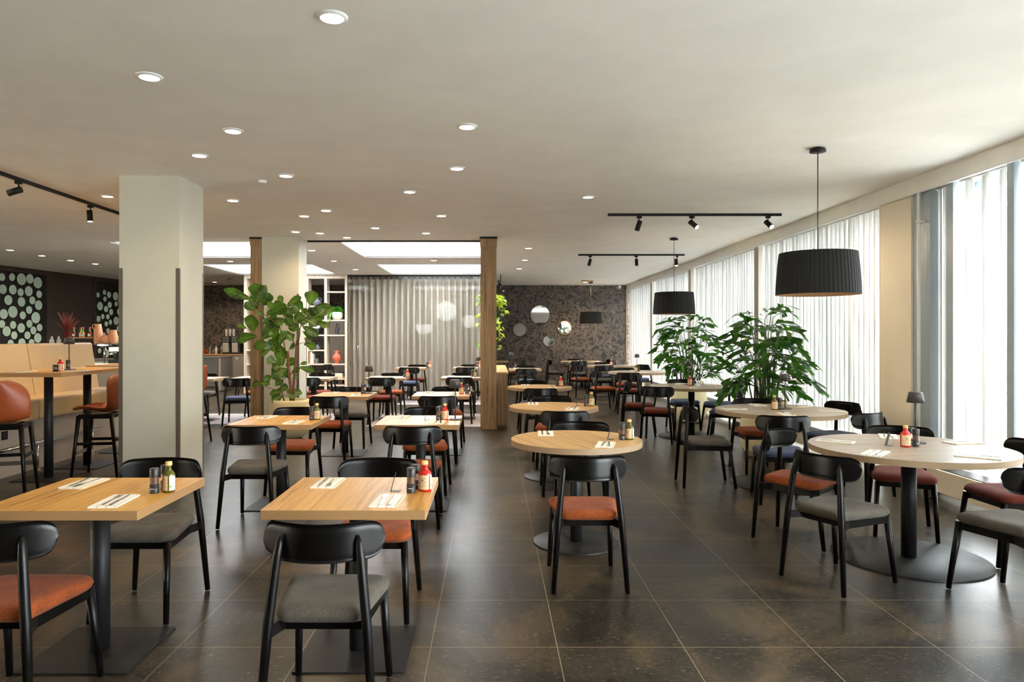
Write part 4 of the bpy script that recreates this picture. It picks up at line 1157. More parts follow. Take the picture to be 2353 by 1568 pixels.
DSET = {'D1': ((2.42, 5.0, -128, 'far aisle'), (2.93, 5.24, 155, 'far'), (3.28, 4.93, 100, 'window'), (2.99, 4.36, 50, 'near'), (2.43, 4.5, -42, 'near aisle')),
        'D2': ((2.46, 7.2, -88, 'aisle'), (2.85, 7.6, 178, 'far'), (3.26, 7.45, 118, 'far window'), (3.36, 6.98, 78, 'near window'), (2.79, 6.72, -6, 'near')),
        'D3': ((2.5, 10.55, -90, 'aisle'), (2.92, 10.94, 180, 'far'), (2.86, 10.05, -10, 'near'), (3.36, 10.74, 110, 'far window'), (3.36, 10.25, 62, 'near window'))}
for k, ss in DSET.items():
    for (x, y, rz, pos) in ss: setting(x, y, .75, rz, pos, k)
for k in ('D4', 'D5', 'D6'):
    x, y, _ = T[k]
    for a, pos in ((180, 'aisle'), (90, 'far'), (268, 'near'), (22, 'far window'), (325, 'near window')):
        setting(x + .45 * math.cos(R(a)), y + .45 * math.sin(R(a)), .75, a + 90, pos, k)
setting(-4.86, 7.35, 1.12, -20, 'near', 'H1'); setting(-4.42, 7.52, 1.12, 90, 'window', 'H1'); setting(-4.86, 8.2, 1.12, -90, 'booth', 'H2'); setting(-4.44, 8.34, 1.12, 95, 'window', 'H2'); setting(-4.62, 9.1, 1.12, 92, 'near', 'H3')

def bottle_root(mat):
    t = thing('sauce_bottle', 'x', 'bottle')
    b = MB(); b.lathe([(0, 0), (.029, 0), (.0325, .004), (.0325, .084), (.031, .09), (.017, .104), (.0145, .108), (.0145, .117), (.0152, .118), (.0145, .119), (.0145, .13), (0, .13)], 32, sy=.82)
    b.build('body', M[mat], t)
    b = MB(); b.lathe([(.0148, .127), (.0152, .128), (.0152, .143), (.014, .145), (0, .145)], 20); b.build('cap', M['cork'], t, label='pale cork cap')
    b = MB(); b.lathe([(.0329, .011), (.0329, .08)], 18, sy=.82, a0=205, a1=322); b.build('label', M['paper'], t, label='kraft paper front label')
    b = MB(); b.lathe([(.0329, .011), (.0329, .08)], 12, sy=.82, a0=335, a1=410); b.build('label', M['white_label'], t, label='white back label')
    b = MB(); b.lathe([(.0331, .025), (.0331, .035)], 4, sy=.82, a0=338, a1=356); b.build('green_mark', M['green_mark'], t, label='small green square mark', weld=False)
    text_mesh('lettering', 'DeOrto', .0105, M['ink'], t, (0, .006, .063), (0, 0, 0), wrap=.0335)
    b = MB()
    for z, a, e in ((.049, 225, 300), (.043, 225, 285), (.038, 225, 290), (.028, 248, 292), (.026, 248, 292), (.019, 232, 268)):
        b.lathe([(.0331, z), (.0331, z + .0008)], 8, sy=.82, a0=a, a1=e)
    b.lathe([(.0331, .0505), (.0331, .0565)], 2, sy=.82, a0=262, a1=268); b.lathe([(.0331, .0535), (.0331, .0575)], 3, sy=.82, a0=256, a1=274)
    b.build('print_lines', M['ink'], t, weld=False)
    return t
BOT = {'red': Proto(bottle_root('red_bottle')), 'green': Proto(bottle_root('green_bottle'))}
def mill_root(fill):
    t = thing('spice_mill', 'x', 'mill')
    b = MB(); b.lathe([(0, 0), (.021, 0), (.0215, .002), (.0215, .044), (0, .044)], 24); b.build('base', M['mill'], t)
    b = MB(); b.lathe([(.0195, .044), (.0195, .077)], 24); b.build('filling', M[fill], t)
    b = MB(); b.lathe([(0, .0765), (.0212, .0765), (.0215, .079), (.0215, .116), (.02, .118), (0, .118)], 24); b.build('cap', M['mill'], t)
    b = MB(); b.lathe([(.0217, .021), (.0217, .0235)], 6, a0=258, a1=310); b.build('print_line', M['white_cap'], t, weld=False)
    return t
MILL = {'pepper': Proto(mill_root('pepper')), 'salt': Proto(mill_root('salt'))}
def stand_root():
    t = thing('menu_stand', 'x', 'menu stand')
    b = MB(); b.box(-.045, .0, -.02, .02, 0, .002); b.build('foot', M['dark_metal'], t, weld=False)
    b = MB(); b.beam((-.046, 0, .001), (-.022, 0, .088), .026, .002); b.build('back_strip', M['dark_metal'], t, weld=False)
    return t
STAND = Proto(stand_root())
def lamp_root():
    t = thing('table_lamp', 'x', 'lamp')
    b = MB(); b.prism(rrect(-.052, .052, -.052, .052, .02, 5), 0, .011); b.build('base', M['dark_metal'], t, bevel=.002)
    b = MB(); b.tube([(0, 0, .011), (0, 0, .345)], .0055, 12); b.build('stem', M['dark_metal'], t)
    b = MB(); b.lathe([(0, .356), (.04, .356), (.043, .353), (.056, .283), (.053, .283), (.041, .35), (0, .35)], 36); b.build('lamp_shade', M['dark_metal'], t)
    b = MB(); b.lathe([(.02, .345), (.02, .337), (0, .337)], 16); b.build('diffuser', M['white_cap'], t)
    return t
LAMP = Proto(lamp_root())
def bottle(c_, x, y, ref, z=.75, rz=0): BOT[c_].put((x, y, z), rz, '%s sauce bottle with kraft label on the %s' % ({'red': 'red', 'green': 'olive green'}[c_], T[ref][2]), 'sauce bottles')
def mill(k, x, y, ref, z=.75): MILL[k].put((x, y, z), random.uniform(-25, 10), 'black %s mill on the %s' % (k, T[ref][2]), 'spice mills')
def stand(x, y, ref, z=.75, rz=0): STAND.put((x, y, z), rz, 'small bent metal menu stand on the %s' % T[ref][2], 'menu stands')
def lamp(x, y, ref, z=.75, rz=0): LAMP.put((x, y, z), rz, 'slim anthracite table lamp on the %s' % T[ref][2], 'table lamps')
def cond(ref, c_, bx, by, mx_, my_, sx_=-.055, brz=-15, st=True):
    if c_: bottle(c_, bx, by, ref, rz=brz)
    mill('pepper', mx_, my_, ref); mill('salt', mx_ + .012, my_ + .085, ref)
    if st: stand(mx_ + sx_, my_ + .03, ref, rz=180 if sx_ > 0 else 0)
cond('L1', 'green', -1.548, 3.40, -1.605, 3.375, brz=-42, st=False)
cond('L2', 'green', -1.555, 6.31, -1.595, 6.285, brz=10, st=False); stand(-1.50, 6.42, 'L2', rz=180)
cond('L3', None, 0, 0, -1.66, 9.12); lamp(-1.585, 9.15, 'L3')
cond('L4', 'red', -1.51, 12.73, -1.565, 12.7, st=False); cond('L5', 'red', -1.44, 16.55, -1.51, 16.55, st=False)
cond('B1', 'red', -.322, 3.42, -.385, 3.385)
cond('B2', 'red', -.415, 6.29, -.472, 6.27, st=False); stand(-.55, 6.3, 'B2'); lamp(-.325, 6.31, 'B2')
cond('B3', 'red', -.39, 9.12, -.325, 9.14, st=False); stand(-.46, 9.15, 'B3')
cond('B4', 'green', -.30, 12.85, -.355, 12.83, st=False); lamp(-.24, 12.95, 'B4', rz=10)
cond('B5', 'red', -.29, 16.65, -.36, 16.65, st=False)
cond('C1', 'green', .99, 5.105, .935, 5.085, brz=-34)
cond('C2', 'green', 1.06, 7.54, 1.0, 7.53, brz=-20)
cond('C3', 'red', 1.02, 10.45, .965, 10.45, st=True); lamp(1.095, 10.53, 'C3')
cond('C4', None, 0, 0, .53, 16.1, st=False); lamp(.44, 16.15, 'C4')
cond('D1', 'red', 2.785, 4.775, 2.86, 4.785, sx_=-.14, brz=-8); lamp(2.945, 4.93, 'D1', rz=12)
cond('D2', 'green', 2.85, 7.15, 2.905, 7.16, st=False, brz=-6); lamp(2.985, 7.22, 'D2', rz=8)
cond('D3', 'red', 2.965, 10.62, 3.02, 10.66, st=False, brz=-10); lamp(2.99, 10.78, 'D3', rz=30)
cond('D4', 'green', 3.0, 14.75, 3.055, 14.76, st=False); lamp(3.06, 14.95, 'D4')
cond('D5', 'red', 2.99, 17.75, 3.05, 17.75, st=False); lamp(3.12, 17.95, 'D5')
cond('D6', None, 0, 0, 2.56, 20.55, st=False); lamp(2.68, 20.65, 'D6', rz=20)
bottle('red', -4.56, 7.5, 'H1', 1.12); mill('pepper', -4.515, 7.56, 'H1', 1.12); lamp(-4.6, 7.72, 'H1', 1.12)
# table numbers
def number(body, loc, rz, lab, card, ink, w, h):
    t = thing('table_number_card', lab, 'sign', loc, rz)
    b = MB(); b.box(-w / 2, w / 2, -.004, .004, 0, h); b.box(-w / 2, w / 2, -.02, .02, 0, .004); b.build('card', M[card], t, weld=False)
    text_mesh('number', body, h * .62, M[ink], t, (0, -.0048, h * .52), (R(90), 0, 0))
number('26', (-4.575, 7.44, 1.12), 0, 'black table number card with white 26 on the nearest high table', 'black_card', 'white_card', .052, .07)
number('6', (3.075, 10.56, .75), 6, 'white table number card with black 6 on the third large round table', 'white_card', 'black_card', .06, .075)

# ================================================================ CEILING
def spot_light(parent, loc, rot, watts, size, col=WARM, blend=.9, rad=.05):
    ld = bpy.data.lights.new('lamp_light', 'SPOT'); ld.energy = watts; ld.spot_size = R(size); ld.spot_blend = blend
    ld.color = col; ld.shadow_soft_size = rad
    o = bpy.data.objects.new('lamp_light', ld); COL.objects.link(o); o.parent = parent; o.location = loc; o.rotation_euler = rot
def downlight_root():
    t = thing('downlight', 'x', 'ceiling light')
    b = MB(); b.lathe([(.058, -.012), (.066, -.009), (.077, -.004), (.078, 0), (.055, 0)], 40); b.build('frame', M['frame_white'], t)
    b = MB(); b.lathe([(.0, -.010), (.058, -.010)], 32); b.build('diffuser', M['lamp_on'], t, label='glowing warm diffuser')
    spot_light(t, (0, 0, -.03), (0, 0, 0), DOWNLIGHT_W, 150)
    return t
DL = Proto(downlight_root())
FAR_LIGHT = [c_ for c_ in kids(DL.root) if c_.type == 'LIGHT'][0].data.copy(); FAR_LIGHT.energy = DOWNLIGHT_W * 3.2
DIM_LIGHT = FAR_LIGHT.copy(); DIM_LIGHT.energy = 80
def dl(px, py, lab):
    Y = (CEIL - 1.5) * 1630 / (771 - py); X = (px - 1130) / 1630 * Y
    o = DL.put((X, Y, CEIL), 0, lab, 'recessed warm downlights')
    if Y > 12:
        for c_ in kids(o):
            if c_.type == 'LIGHT': c_.data = FAR_LIGHT if Y < 19 else DIM_LIGHT
for px, py, lab in (
    (763, 38, 'recessed warm downlight at the top picture edge, largest of all'),
    (343, 175, 'large recessed downlight with a yellow halo before the first column'),
    (535, 300, 'recessed downlight between the haloed one and the small motion sensor'),
    (458, 356, 'recessed downlight just in front of the first grey column'),
    (1073, 290, 'nearest downlight of the line running above the middle row'),
    (1050, 386, 'second downlight of the line running above the middle row'),
    (657, 403, 'recessed downlight beside the small white motion sensor'),
    (941, 440, 'tilted recessed downlight third in the line above the middle row'),
    (535, 460, 'recessed downlight next to the top of the first grey column'),
    (247, 450, 'bright round downlight between track rail and first grey column'),
    (749, 483, 'farther one of the close pair of downlights before second column'),
    (699, 496, 'nearer one of the close pair of downlights before second column'),
    (1014, 495, 'recessed downlight farthest out over the middle aisle before the skylight'),
    (862, 523, 'small recessed downlight in front of the long skylight, middle one'),
    (979, 535, 'brightest downlight right in front of the long skylight'),
    (679, 532, 'white downlight above the top of the second grey column'),
    (735, 535, 'warm downlight beside the top of the second grey column'),
    (797, 545, 'small downlight at the near corner of the long skylight'),
    (1351, 452, 'single recessed downlight beside the front window track rail'),
    (1214, 570, 'nearest of three downlights in line past the wooden post'),
    (1206, 597, 'middle of three downlights in line past the wooden post'),
    (1193, 617, 'farthest of three downlights in line past the wooden post'),
    (716, 575, 'nearest of three downlights in line between the skylight pairs'),
    (767, 599, 'middle of three downlights in line between the skylight pairs'),
    (817, 619, 'farthest of three downlights in line between the skylight pairs'),
    (997, 598, 'downlight on the strip between the two skylights before the curtain'),
    (529, 600, 'downlight on the strip between the two skylights by the first column'),
    (23, 574, 'nearest of the four downlights along the bar wall'),
    (96, 587, 'second of the four downlights along the bar wall'),
    (162, 598, 'third of the four downlights along the bar wall'),
    (219, 606, 'farthest of the four downlights along the bar wall'),
    (493, 648, 'small downlight over the coffee station by the back wall'),
    (1344.7, 648, 'small downlight by the farthest pendant at the back wall')):
    dl(px, py, lab)

def small_ceiling(name, lab, cat, px, py, r_, h, mat='frame_white', ring=False):
    Y = (CEIL - 1.5) * 1630 / (771 - py); X = (px - 1130) / 1630 * Y
    t = thing(name, lab, cat, (X, Y, CEIL))
    b = MB()
    if ring: b.lathe([(r_ - .018, 0), (r_ - .018, -h), (r_, -h), (r_, 0)], 40)
    else: b.lathe([(r_, 0), (r_, -h * .6), (r_ * .7, -h), (0, -h)], 28)
    b.build('housing', M[mat], t)
    b = MB(); b.lathe([(r_ * .55, -h - .001), (0, -h - .001)] if not ring else [(r_ - .018, -.004), (0, -.004)], 24); b.build('cover', M['white_cap'], t)
small_ceiling('motion_sensor', 'small white motion sensor on the ceiling before the second column', 'sensor', 603, 415, .042, .03)
small_ceiling('ceiling_speaker', 'flat round ceiling ring above the farthest pendant', 'speaker', 1350, 645, .18, .02, 'brass', True)
small_ceiling('ceiling_speaker', 'flat round ceiling ring over the coffee station', 'speaker', 480, 650, .18, .02, 'brass', True)
small_ceiling('ceiling_vent', 'small flat ceiling disc near the back wall left of the pendant', 'vent', 1295, 654, .07, .012)
small_ceiling('ceiling_vent', 'flat ceiling disc between the skylights, nearer the column', 'vent', 780, 607, .06, .012)
small_ceiling('ceiling_vent', 'flat ceiling disc between the skylights, nearer the curtain', 'vent', 797, 608, .06, .012)
t = thing('smoke_detector', 'small boxy detector on the ceiling before the coffee station', 'detector', (-7.1, 19.25, CEIL))
b = MB(); b.box(-.09, .09, -.07, .07, -.06, 0); b.build('housing', M['greige'], t, bevel=.01)
b = MB(); b.box(-.05, .05, -.075, -.07, -.045, -.02); b.build('lens', M['lens_off'], t, weld=False)
t = thing('security_camera', 'white security camera in the top corner of the dark back wall', 'camera', (3.95, 21.95, CEIL))
b = MB(); b.tube([(0, 0, 0), (0, 0, -.06)], .03, 14); b.build('bracket', M['white_cap'], t)
b = MB(); b.tube([(.02, .04, -.07), (-.06, -.14, -.12)], .045, 16); b.build('body', M['white_cap'], t)
b = MB(); b.tube([(-.06, -.14, -.12), (-.063, -.147, -.122)], .032, 14); b.build('lens', M['black_vase'], t)

# track rails with spot heads
def track(lab, p0, p1):
    p0 = Vector(p0); p1 = Vector(p1)
    b = MB(); b.beam(p0, p1, .034, .032); o = b.build('track_rail', M['black_metal'], weld=False)
    tag(o, lab, 'track light', 'black ceiling track rails')
def head(lab, x, y, tilt, rz, lit, watts=0, ztop=None):
    zt = CEIL - .032 if ztop is None else ztop
    t = thing('track_spotlight', lab, 'spotlight', (x, y, zt), rz, 'black spotlights on the track rails')
    b = MB(); b.box(-.03, .03, -.017, .017, -.03, 0); b.tube([(0, 0, -.03), (0, 0, -.09)], .007, 8); b.build('adapter', M['black_metal'], t)
    d = Vector((math.sin(R(tilt)), 0, -math.cos(R(tilt)))); a = Vector((0, -.02, -.085)) - d * .02; e = a + d * .13
    b = MB(); b.tube([a, e], .032, 20); b.build('head', M['black_metal'], t)
    b = MB(); b.tube([e, e + d * .002], .026, 20); b.build('lens', M['spot_on'] if lit else M['lens_off'], t)
    if watts: spot_light(t, e + d * .02, d.to_track_quat('-Z', 'Y').to_euler(), watts, 75, blend=.7, rad=.03)
track('black ceiling track rail nearest the window pendants', (1.497, 9.14, CEIL - .016), (3.73, 9.14, CEIL - .016))
track('black ceiling track rail behind the second pendant', (1.67, 13.7, CEIL - .016), (3.72, 13.7, CEIL - .016))
track('black ceiling track rail over the high tables', (-4.66, 4.6, CEIL - .016), (-4.78, 10.4, CEIL - .016))
head('unlit black spotlight tilted on the nearest window track', 1.90, 9.14, -18, 0, False)
head('lit spotlight in the middle of the nearest window track', 2.58, 9.14, 50, -48, True, 22)
head('lit spotlight at the window end of the nearest track', 3.56, 9.14, 52, -69, True, 24)
head('tilted unlit spotlight at the aisle end of the second window track', 1.90, 13.7, -15, 0, False, 20)  # lens drawn dark, yet this head casts a warm beam
head('unlit spotlight in the middle of the second window track', 2.79, 13.7, 3, 0, False)
head('lit spotlight behind the second pendant on the second track', 3.58, 13.7, 12, -90, True, 25)
head('black spotlight with bracket at the near end over the high tables', -4.71, 7.06, 70, 190, True, 20)
head('black spotlight hanging straight down beside the first grey column', -4.74, 8.38, 4, 0, True, 30)
head('upper black spotlight behind the wooden post aimed at the back wall', .20, 20.0, 50, 20, True, 30)
head('lower black spotlight behind the wooden post aimed at the back wall', .23, 18.2, 35, 20, True, 30, CEIL - .25)
b = MB(); b.tube([(.23, 18.2, CEIL), (.23, 18.2, CEIL - .25)], .01, 8); tag(b.build('spotlight_rod', M['black_metal'], weld=False), 'black rod holding the lower spotlight behind the wooden post', 'rod')

# pendants
def pendant_root():
    t = thing('pendant_lamp', 'x', 'pendant lamp')
    b = MB(); b.lathe([(.03, 0), (.062, -.012), (.065, -.035), (0, -.035)], 28); b.build('canopy', M['black_metal'], t)
    b = MB(); b.tube([(0, 0, -.03), (0, 0, -.9)], .004, 8); b.build('cord', M['black_metal'], t)
    zt, zb, rt, rb = 2.19 - CEIL, 1.84 - CEIL, .305, .332
    n_ = 240; vs = []; rows_o, rows_i = [], []
    for k in range(9):
        f_ = k / 8; z = zb + (zt - zb) * f_; r_ = rb + (rt - rb) * f_ - .004 * (2 * f_ - 1) ** 2
        ro, ri = [], []
        for i in range(n_ + 1):
            a = 2 * math.pi * i / n_; w = (0, .0022, .0034, .0022)[i % 4]
            ro.append(((r_ + w) * math.cos(a), (r_ + w) * math.sin(a), z)); ri.append(((r_ - .004) * math.cos(a), (r_ - .004) * math.sin(a), z))
        rows_o.append(ro); rows_i.append(ri)
    b = MB(); b.grid(rows_o, smooth=False); b.build('lamp_shade', M['shade_black'], t, weld=False)
    b = MB(); b.grid([r_[::-1] for r_ in rows_i]); b.build('shade_lining', M['shade_inner'], t, weld=False)
    b = MB()
    for i in range(3):
        a = 2.09 * i; b.tube([(0, 0, -.89), (rt * math.cos(a) * .98, rt * math.sin(a) * .98, zt + .005)], .003, 6)
    b.tube([(0, 0, -.88), (0, 0, -.96)], .02, 12); b.build('spider_fitting', M['black_metal'], t)
    b = MB(); b.lathe([(0, -1.06), (.022, -1.05), (.03, -1.02), (.022, -.98), (.014, -.96)], 18); b.build('bulb', M['bulb'], t, label='glowing warm bulb')
    ld = bpy.data.lights.new('bulb_light', 'POINT'); ld.energy = 3; ld.color = (1, .7, .42); ld.shadow_soft_size = .035
    o = bpy.data.objects.new('bulb_light', ld); COL.objects.link(o); o.parent = t; o.location = (0, 0, -1.10)
    return t
PEN = Proto(pendant_root())
PEN.put((2.73, 5.94, CEIL), 0, 'nearest large black pleated drum pendant lamp', 'black drum pendants along the windows')
PEN.put((2.935, 11.42, CEIL), 15, 'middle black drum pendant lamp above the further palm', 'black drum pendants along the windows')
PEN.put((2.92, 20.9, CEIL), 30, 'farthest drum pendant lamp in front of the dark back wall', 'black drum pendants along the windows')

# ================================================================ MIRRORS
def mirror(px, py, rpx, lab, mat, wd):
    X = (px - 1130) / 1630 * YB; Z = 1.5 + (771 - py) / 1630 * YB; r_ = rpx / 1630 * YB
    t = thing('round_mirror', lab, 'mirror', (X, YB - .002, Z), 0, 'round mirrors on the dark back wall')
    fr = MB(); n_ = 64; pr = [(r_ - wd, 0), (r_ - wd, .03), (r_, .03), (r_, 0)]
    vs = [(a * math.cos(2 * math.pi * i / n_), -y, a * math.sin(2 * math.pi * i / n_)) for a, y in pr for i in range(n_)]
    fr.add(vs, [(k * n_ + (i + 1) % n_, k * n_ + i, (k + 1) * n_ + i, (k + 1) * n_ + (i + 1) % n_) for k in range(3) for i in range(n_)], 0, True)
    fr.build('frame', M[mat], t)
    d = MB(); d.add([((r_ - wd) * math.cos(2 * math.pi * i / n_), -.015, (r_ - wd) * math.sin(2 * math.pi * i / n_)) for i in range(n_)], [tuple(range(n_))]); d.build('mirror_glass', M['mirror'], t)
mirror(1241, 724, 22.5, 'largest round mirror with dark frame on the back wall', 'bar_brown', .012)
mirror(1194, 758, 15.5, 'round dark framed mirror lower and nearer the wooden post', 'bar_brown', .012)
mirror(1297, 753.5, 16, 'round mirror with thin brass frame on the back wall', 'brass', .016)
mirror(1260, 784, 11.5, 'smallest frameless round mirror, lowest of the four', 'chrome', .006)

# ================================================================ PLANTS
def leaf(mb, base, d, nrm, L, Wd, prof, fold=.15, droop=.15, mat=0, wave=0.0, veins=None):
    base = Vector(base); d = Vector(d).normalized(); nrm = Vector(nrm)
    side = d.cross(nrm).normalized(); nn = side.cross(d).normalized()
    ts = [i / (len(prof) - 1) for i in range(len(prof))]
    ph = random.uniform(0, 6)
    def pt(t, q):
        c_ = base + d * (L * t) - nn * (droop * L * t * t * .6) + Vector((0, 0, -droop * L * t * t * .6))
        k = min(int(t * (len(prof) - 1)), len(prof) - 2); fr_ = t * (len(prof) - 1) - k
        w = (prof[k] * (1 - fr_) + prof[k + 1] * fr_) * Wd / 2
        return c_ + side * (q * w) + nn * (fold * abs(q) * w + wave * w * abs(q) * math.sin(ph + t * 9 + q))
    mb.grid([[pt(t, q) for q in (-1, -.5, 0, .5, 1)] for t in ts], mat)
    if veins is not None:
        def strip(pts, w0, w1):
            row = []
            for i, p in enumerate(pts):
                a = pts[max(i - 1, 0)]; c_ = pts[min(i + 1, len(pts) - 1)]
                tv = (c_ - a).normalized(); sd = tv.cross(nn).normalized(); w = w0 + (w1 - w0) * i / (len(pts) - 1)
                row.append([p + nn * .0015 + sd * w, p + nn * .0015 - sd * w])
            mb.grid(row, veins)
        strip([pt(t, 0) for t in (0, .2, .4, .6, .8, .96)], .0028, .001)
        for t0 in (.22, .4, .58, .74):
            for q in (-1, 1): strip([pt(t0, 0), pt(min(t0 + .07, 1), q * .4), pt(min(t0 + .13, 1), q * .8)], .0014, .0006)
FIG = [0, .32, .52, .66, .84, .97, 1.0, .9, .55, .12]

FX, FY = -2.95, 10.4
t = thing('potted_fig_tree', 'tall fiddle leaf fig in a beige concrete pot before the second column', 'potted plant', (FX, FY, 0))
b = MB(); b.lathe([(.0, 0), (.13, 0), (.18, .02), (.25, .1), (.288, .2), (.3, .3), (.295, .4), (.272, .52), (.262, .56), (.235, .56), (.24, .5), (.2, .5)], 48); b.build('pot', M['pot_beige'], t)
b = MB(); b.lathe([(.0, .51), (.24, .505)], 32); b.build('soil', M['soil'], t)
def cp3(cx, cy, dy=0.0):        # a point of the tree, measured in the plane of its trunk, then pushed dy metres deeper
    Y = FY + dy
    return Vector(((460 + cx / 6.909 - 1130) / 1630 * FY - FX, dy, 1.5 + (771 - 640 - cy / 6.909) / 1630 * FY))
b = MB()
def br(pts, r0, r1, dys):
    p = [cp3(x, y, dys[0] + (dys[1] - dys[0]) * i / (len(pts) - 1)) for i, (x, y) in enumerate(pts)]
    b.tube(p, [r0 + (r1 - r0) * i / (len(pts) - 1) for i in range(len(pts))], 9)
br([(1440, 2010), (1440, 1720), (1408, 1440), (1405, 1250), (1395, 1155)], .022, .021, (0, -.03))
br([(1378, 1270), (1340, 1050), (1290, 880), (1250, 740), (1330, 600), (1390, 430)], .011, .005, (-.03, .05))
br([(1250, 740), (1200, 690), (1050, 580), (940, 420), (905, 330)], .008, .004, (-.01, -.15))
br([(1465, 2000), (1470, 1720), (1500, 1340), (1520, 1080), (1540, 960)], .019, .016, (.05, .02))
br([(1545, 1060), (1580, 900), (1590, 800), (1630, 700), (1700, 540), (1760, 430)], .009, .004, (.02, -.08))
br([(1500, 1060), (1430, 920), (1360, 730)], .009, .004, (.02, .12))
br([(1370, 1990), (1340, 1840), (1310, 1640), (1325, 1400)], .013, .005, (-.08, -.15))
br([(1320, 1830), (1200, 1740), (1110, 1710), (1040, 1640)], .005, .003, (-.12, -.22))
br([(1440, 1520), (1540, 1420), (1600, 1370)], .005, .003, (-.02, -.1))
br([(1300, 1150), (1150, 1130), (1000, 1000), (940, 910)], .006, .003, (-.02, -.18))
br([(1520, 1060), (1640, 1020), (1720, 1030)], .005, .003, (.02, -.08))
b.build('trunk', M['bark'], t)
LV = [(900,350,500,200,120),(905,320,890,70,175),(955,420,1120,130,150),(950,430,1060,120,190),(1060,430,1090,230,125),(960,520,780,400,115),(1000,600,930,510,95),
      (1370,410,1310,270,75),(1390,450,1610,300,115),(1130,570,1390,430,210),(1760,430,1800,180,175),(1760,460,2060,410,80),(1870,610,2010,490,145),(1830,600,2100,450,115),
      (1690,570,1930,680,125),(905,850,900,590,215),(820,800,660,745,70),(940,920,600,940,150),(950,900,1050,780,100),(970,960,1240,740,180),(1600,690,1750,700,75),(1420,780,1600,790,120),
      (1640,760,1900,900,105),(1610,840,1800,940,95),(1060,1030,840,1100,150),(1150,1120,980,1220,100),(1210,1170,1150,960,170),(1310,1400,1280,1070,160),(1260,1330,1150,1260,120),
      (1320,1400,1190,1400,95),(1395,1440,1190,1530,160),(1440,1510,1570,1430,85),(1600,1400,1850,1470,85),(1600,1360,1720,1330,50),(1380,1130,1490,1050,90),(1720,1040,1880,1100,105),
      (1660,1010,1670,1070,55),(1290,1000,1420,830,130),(1510,1000,1440,870,120),(1320,700,1480,600,130),(1480,650,1600,540,120),(1620,560,1660,470,90),(1100,690,970,670,90),(1130,480,1220,400,110),
      (1340,600,1450,470,120),(1500,420,1600,480,100),(1680,940,1770,1020,70),(1020,640,1120,660,80),(1700,500,1840,540,90),(1200,560,1090,540,110),(1560,700,1640,580,110),(1390,620,1500,740,110),
      (1110,1644,1080,1524,105),(1030,1644,885,1674,105),(1040,1644,1195,1664,90),(1240,1704,1330,1589,105),(1230,1734,1370,1734,100),(1310,1794,1150,1804,90),(1345,1844,1200,1944,140),(1390,1834,1530,1884,70),
      (1310,1554,1140,1564,70),(1490,1564,1560,1554,60),(1350,1764,1390,1824,60),(1330,760,1240,640,110),(1180,880,1110,860,90),(1240,1300,1180,1380,100)]
b = MB()
for i, (bx, by, tx, ty, w) in enumerate(LV):
    dy0 = random.uniform(-.22, .12); dd = random.uniform(-.07, .05)
    p0 = cp3(bx, by, dy0); p1 = cp3(tx, ty, dy0 + dd)
    d = p1 - p0; L = d.length
    nrm = Vector((random.uniform(-.35, .35), -1, random.uniform(.1, .6)))
    leaf(b, p0, d, nrm, L * 1.02, w / 6.909 / 1630 * FY * 1.3, FIG, random.uniform(.05, .3), random.uniform(-.05, .12), 0, .12, 1)
    # petiole
    b.tube([p0 - d.normalized() * .03 + Vector((0, .03, -.02)), p0], .0025, 5, mat=2)
rr_ = random.Random(4)
for (cx, cy, sx_, sy_, n_) in ((1330, 640, 330, 170, 10), (1000, 480, 110, 180, 5), (1160, 860, 170, 160, 3), (1700, 640, 150, 150, 8), (1560, 860, 120, 160, 3), (1290, 1250, 110, 200, 4), (1300, 1640, 110, 180, 5)):
    for k in range(n_):
        px_, py_ = cx + rr_.uniform(-sx_, sx_), cy + rr_.uniform(-sy_, sy_); a = rr_.uniform(-.6, 3.7)
        p0 = cp3(px_, py_, rr_.uniform(-.05, .28)); L = rr_.uniform(.13, .23)
        leaf(b, p0, (math.cos(a), rr_.uniform(-.5, .3), math.sin(a)), (rr_.uniform(-.5, .5), -1, rr_.uniform(0, .8)), L, L * .62, FIG, .2, .1, 0, .12, 1)
b.build('foliage', [M['fig_leaf'], M['vein'], M['green_stem']], t, weld=False)

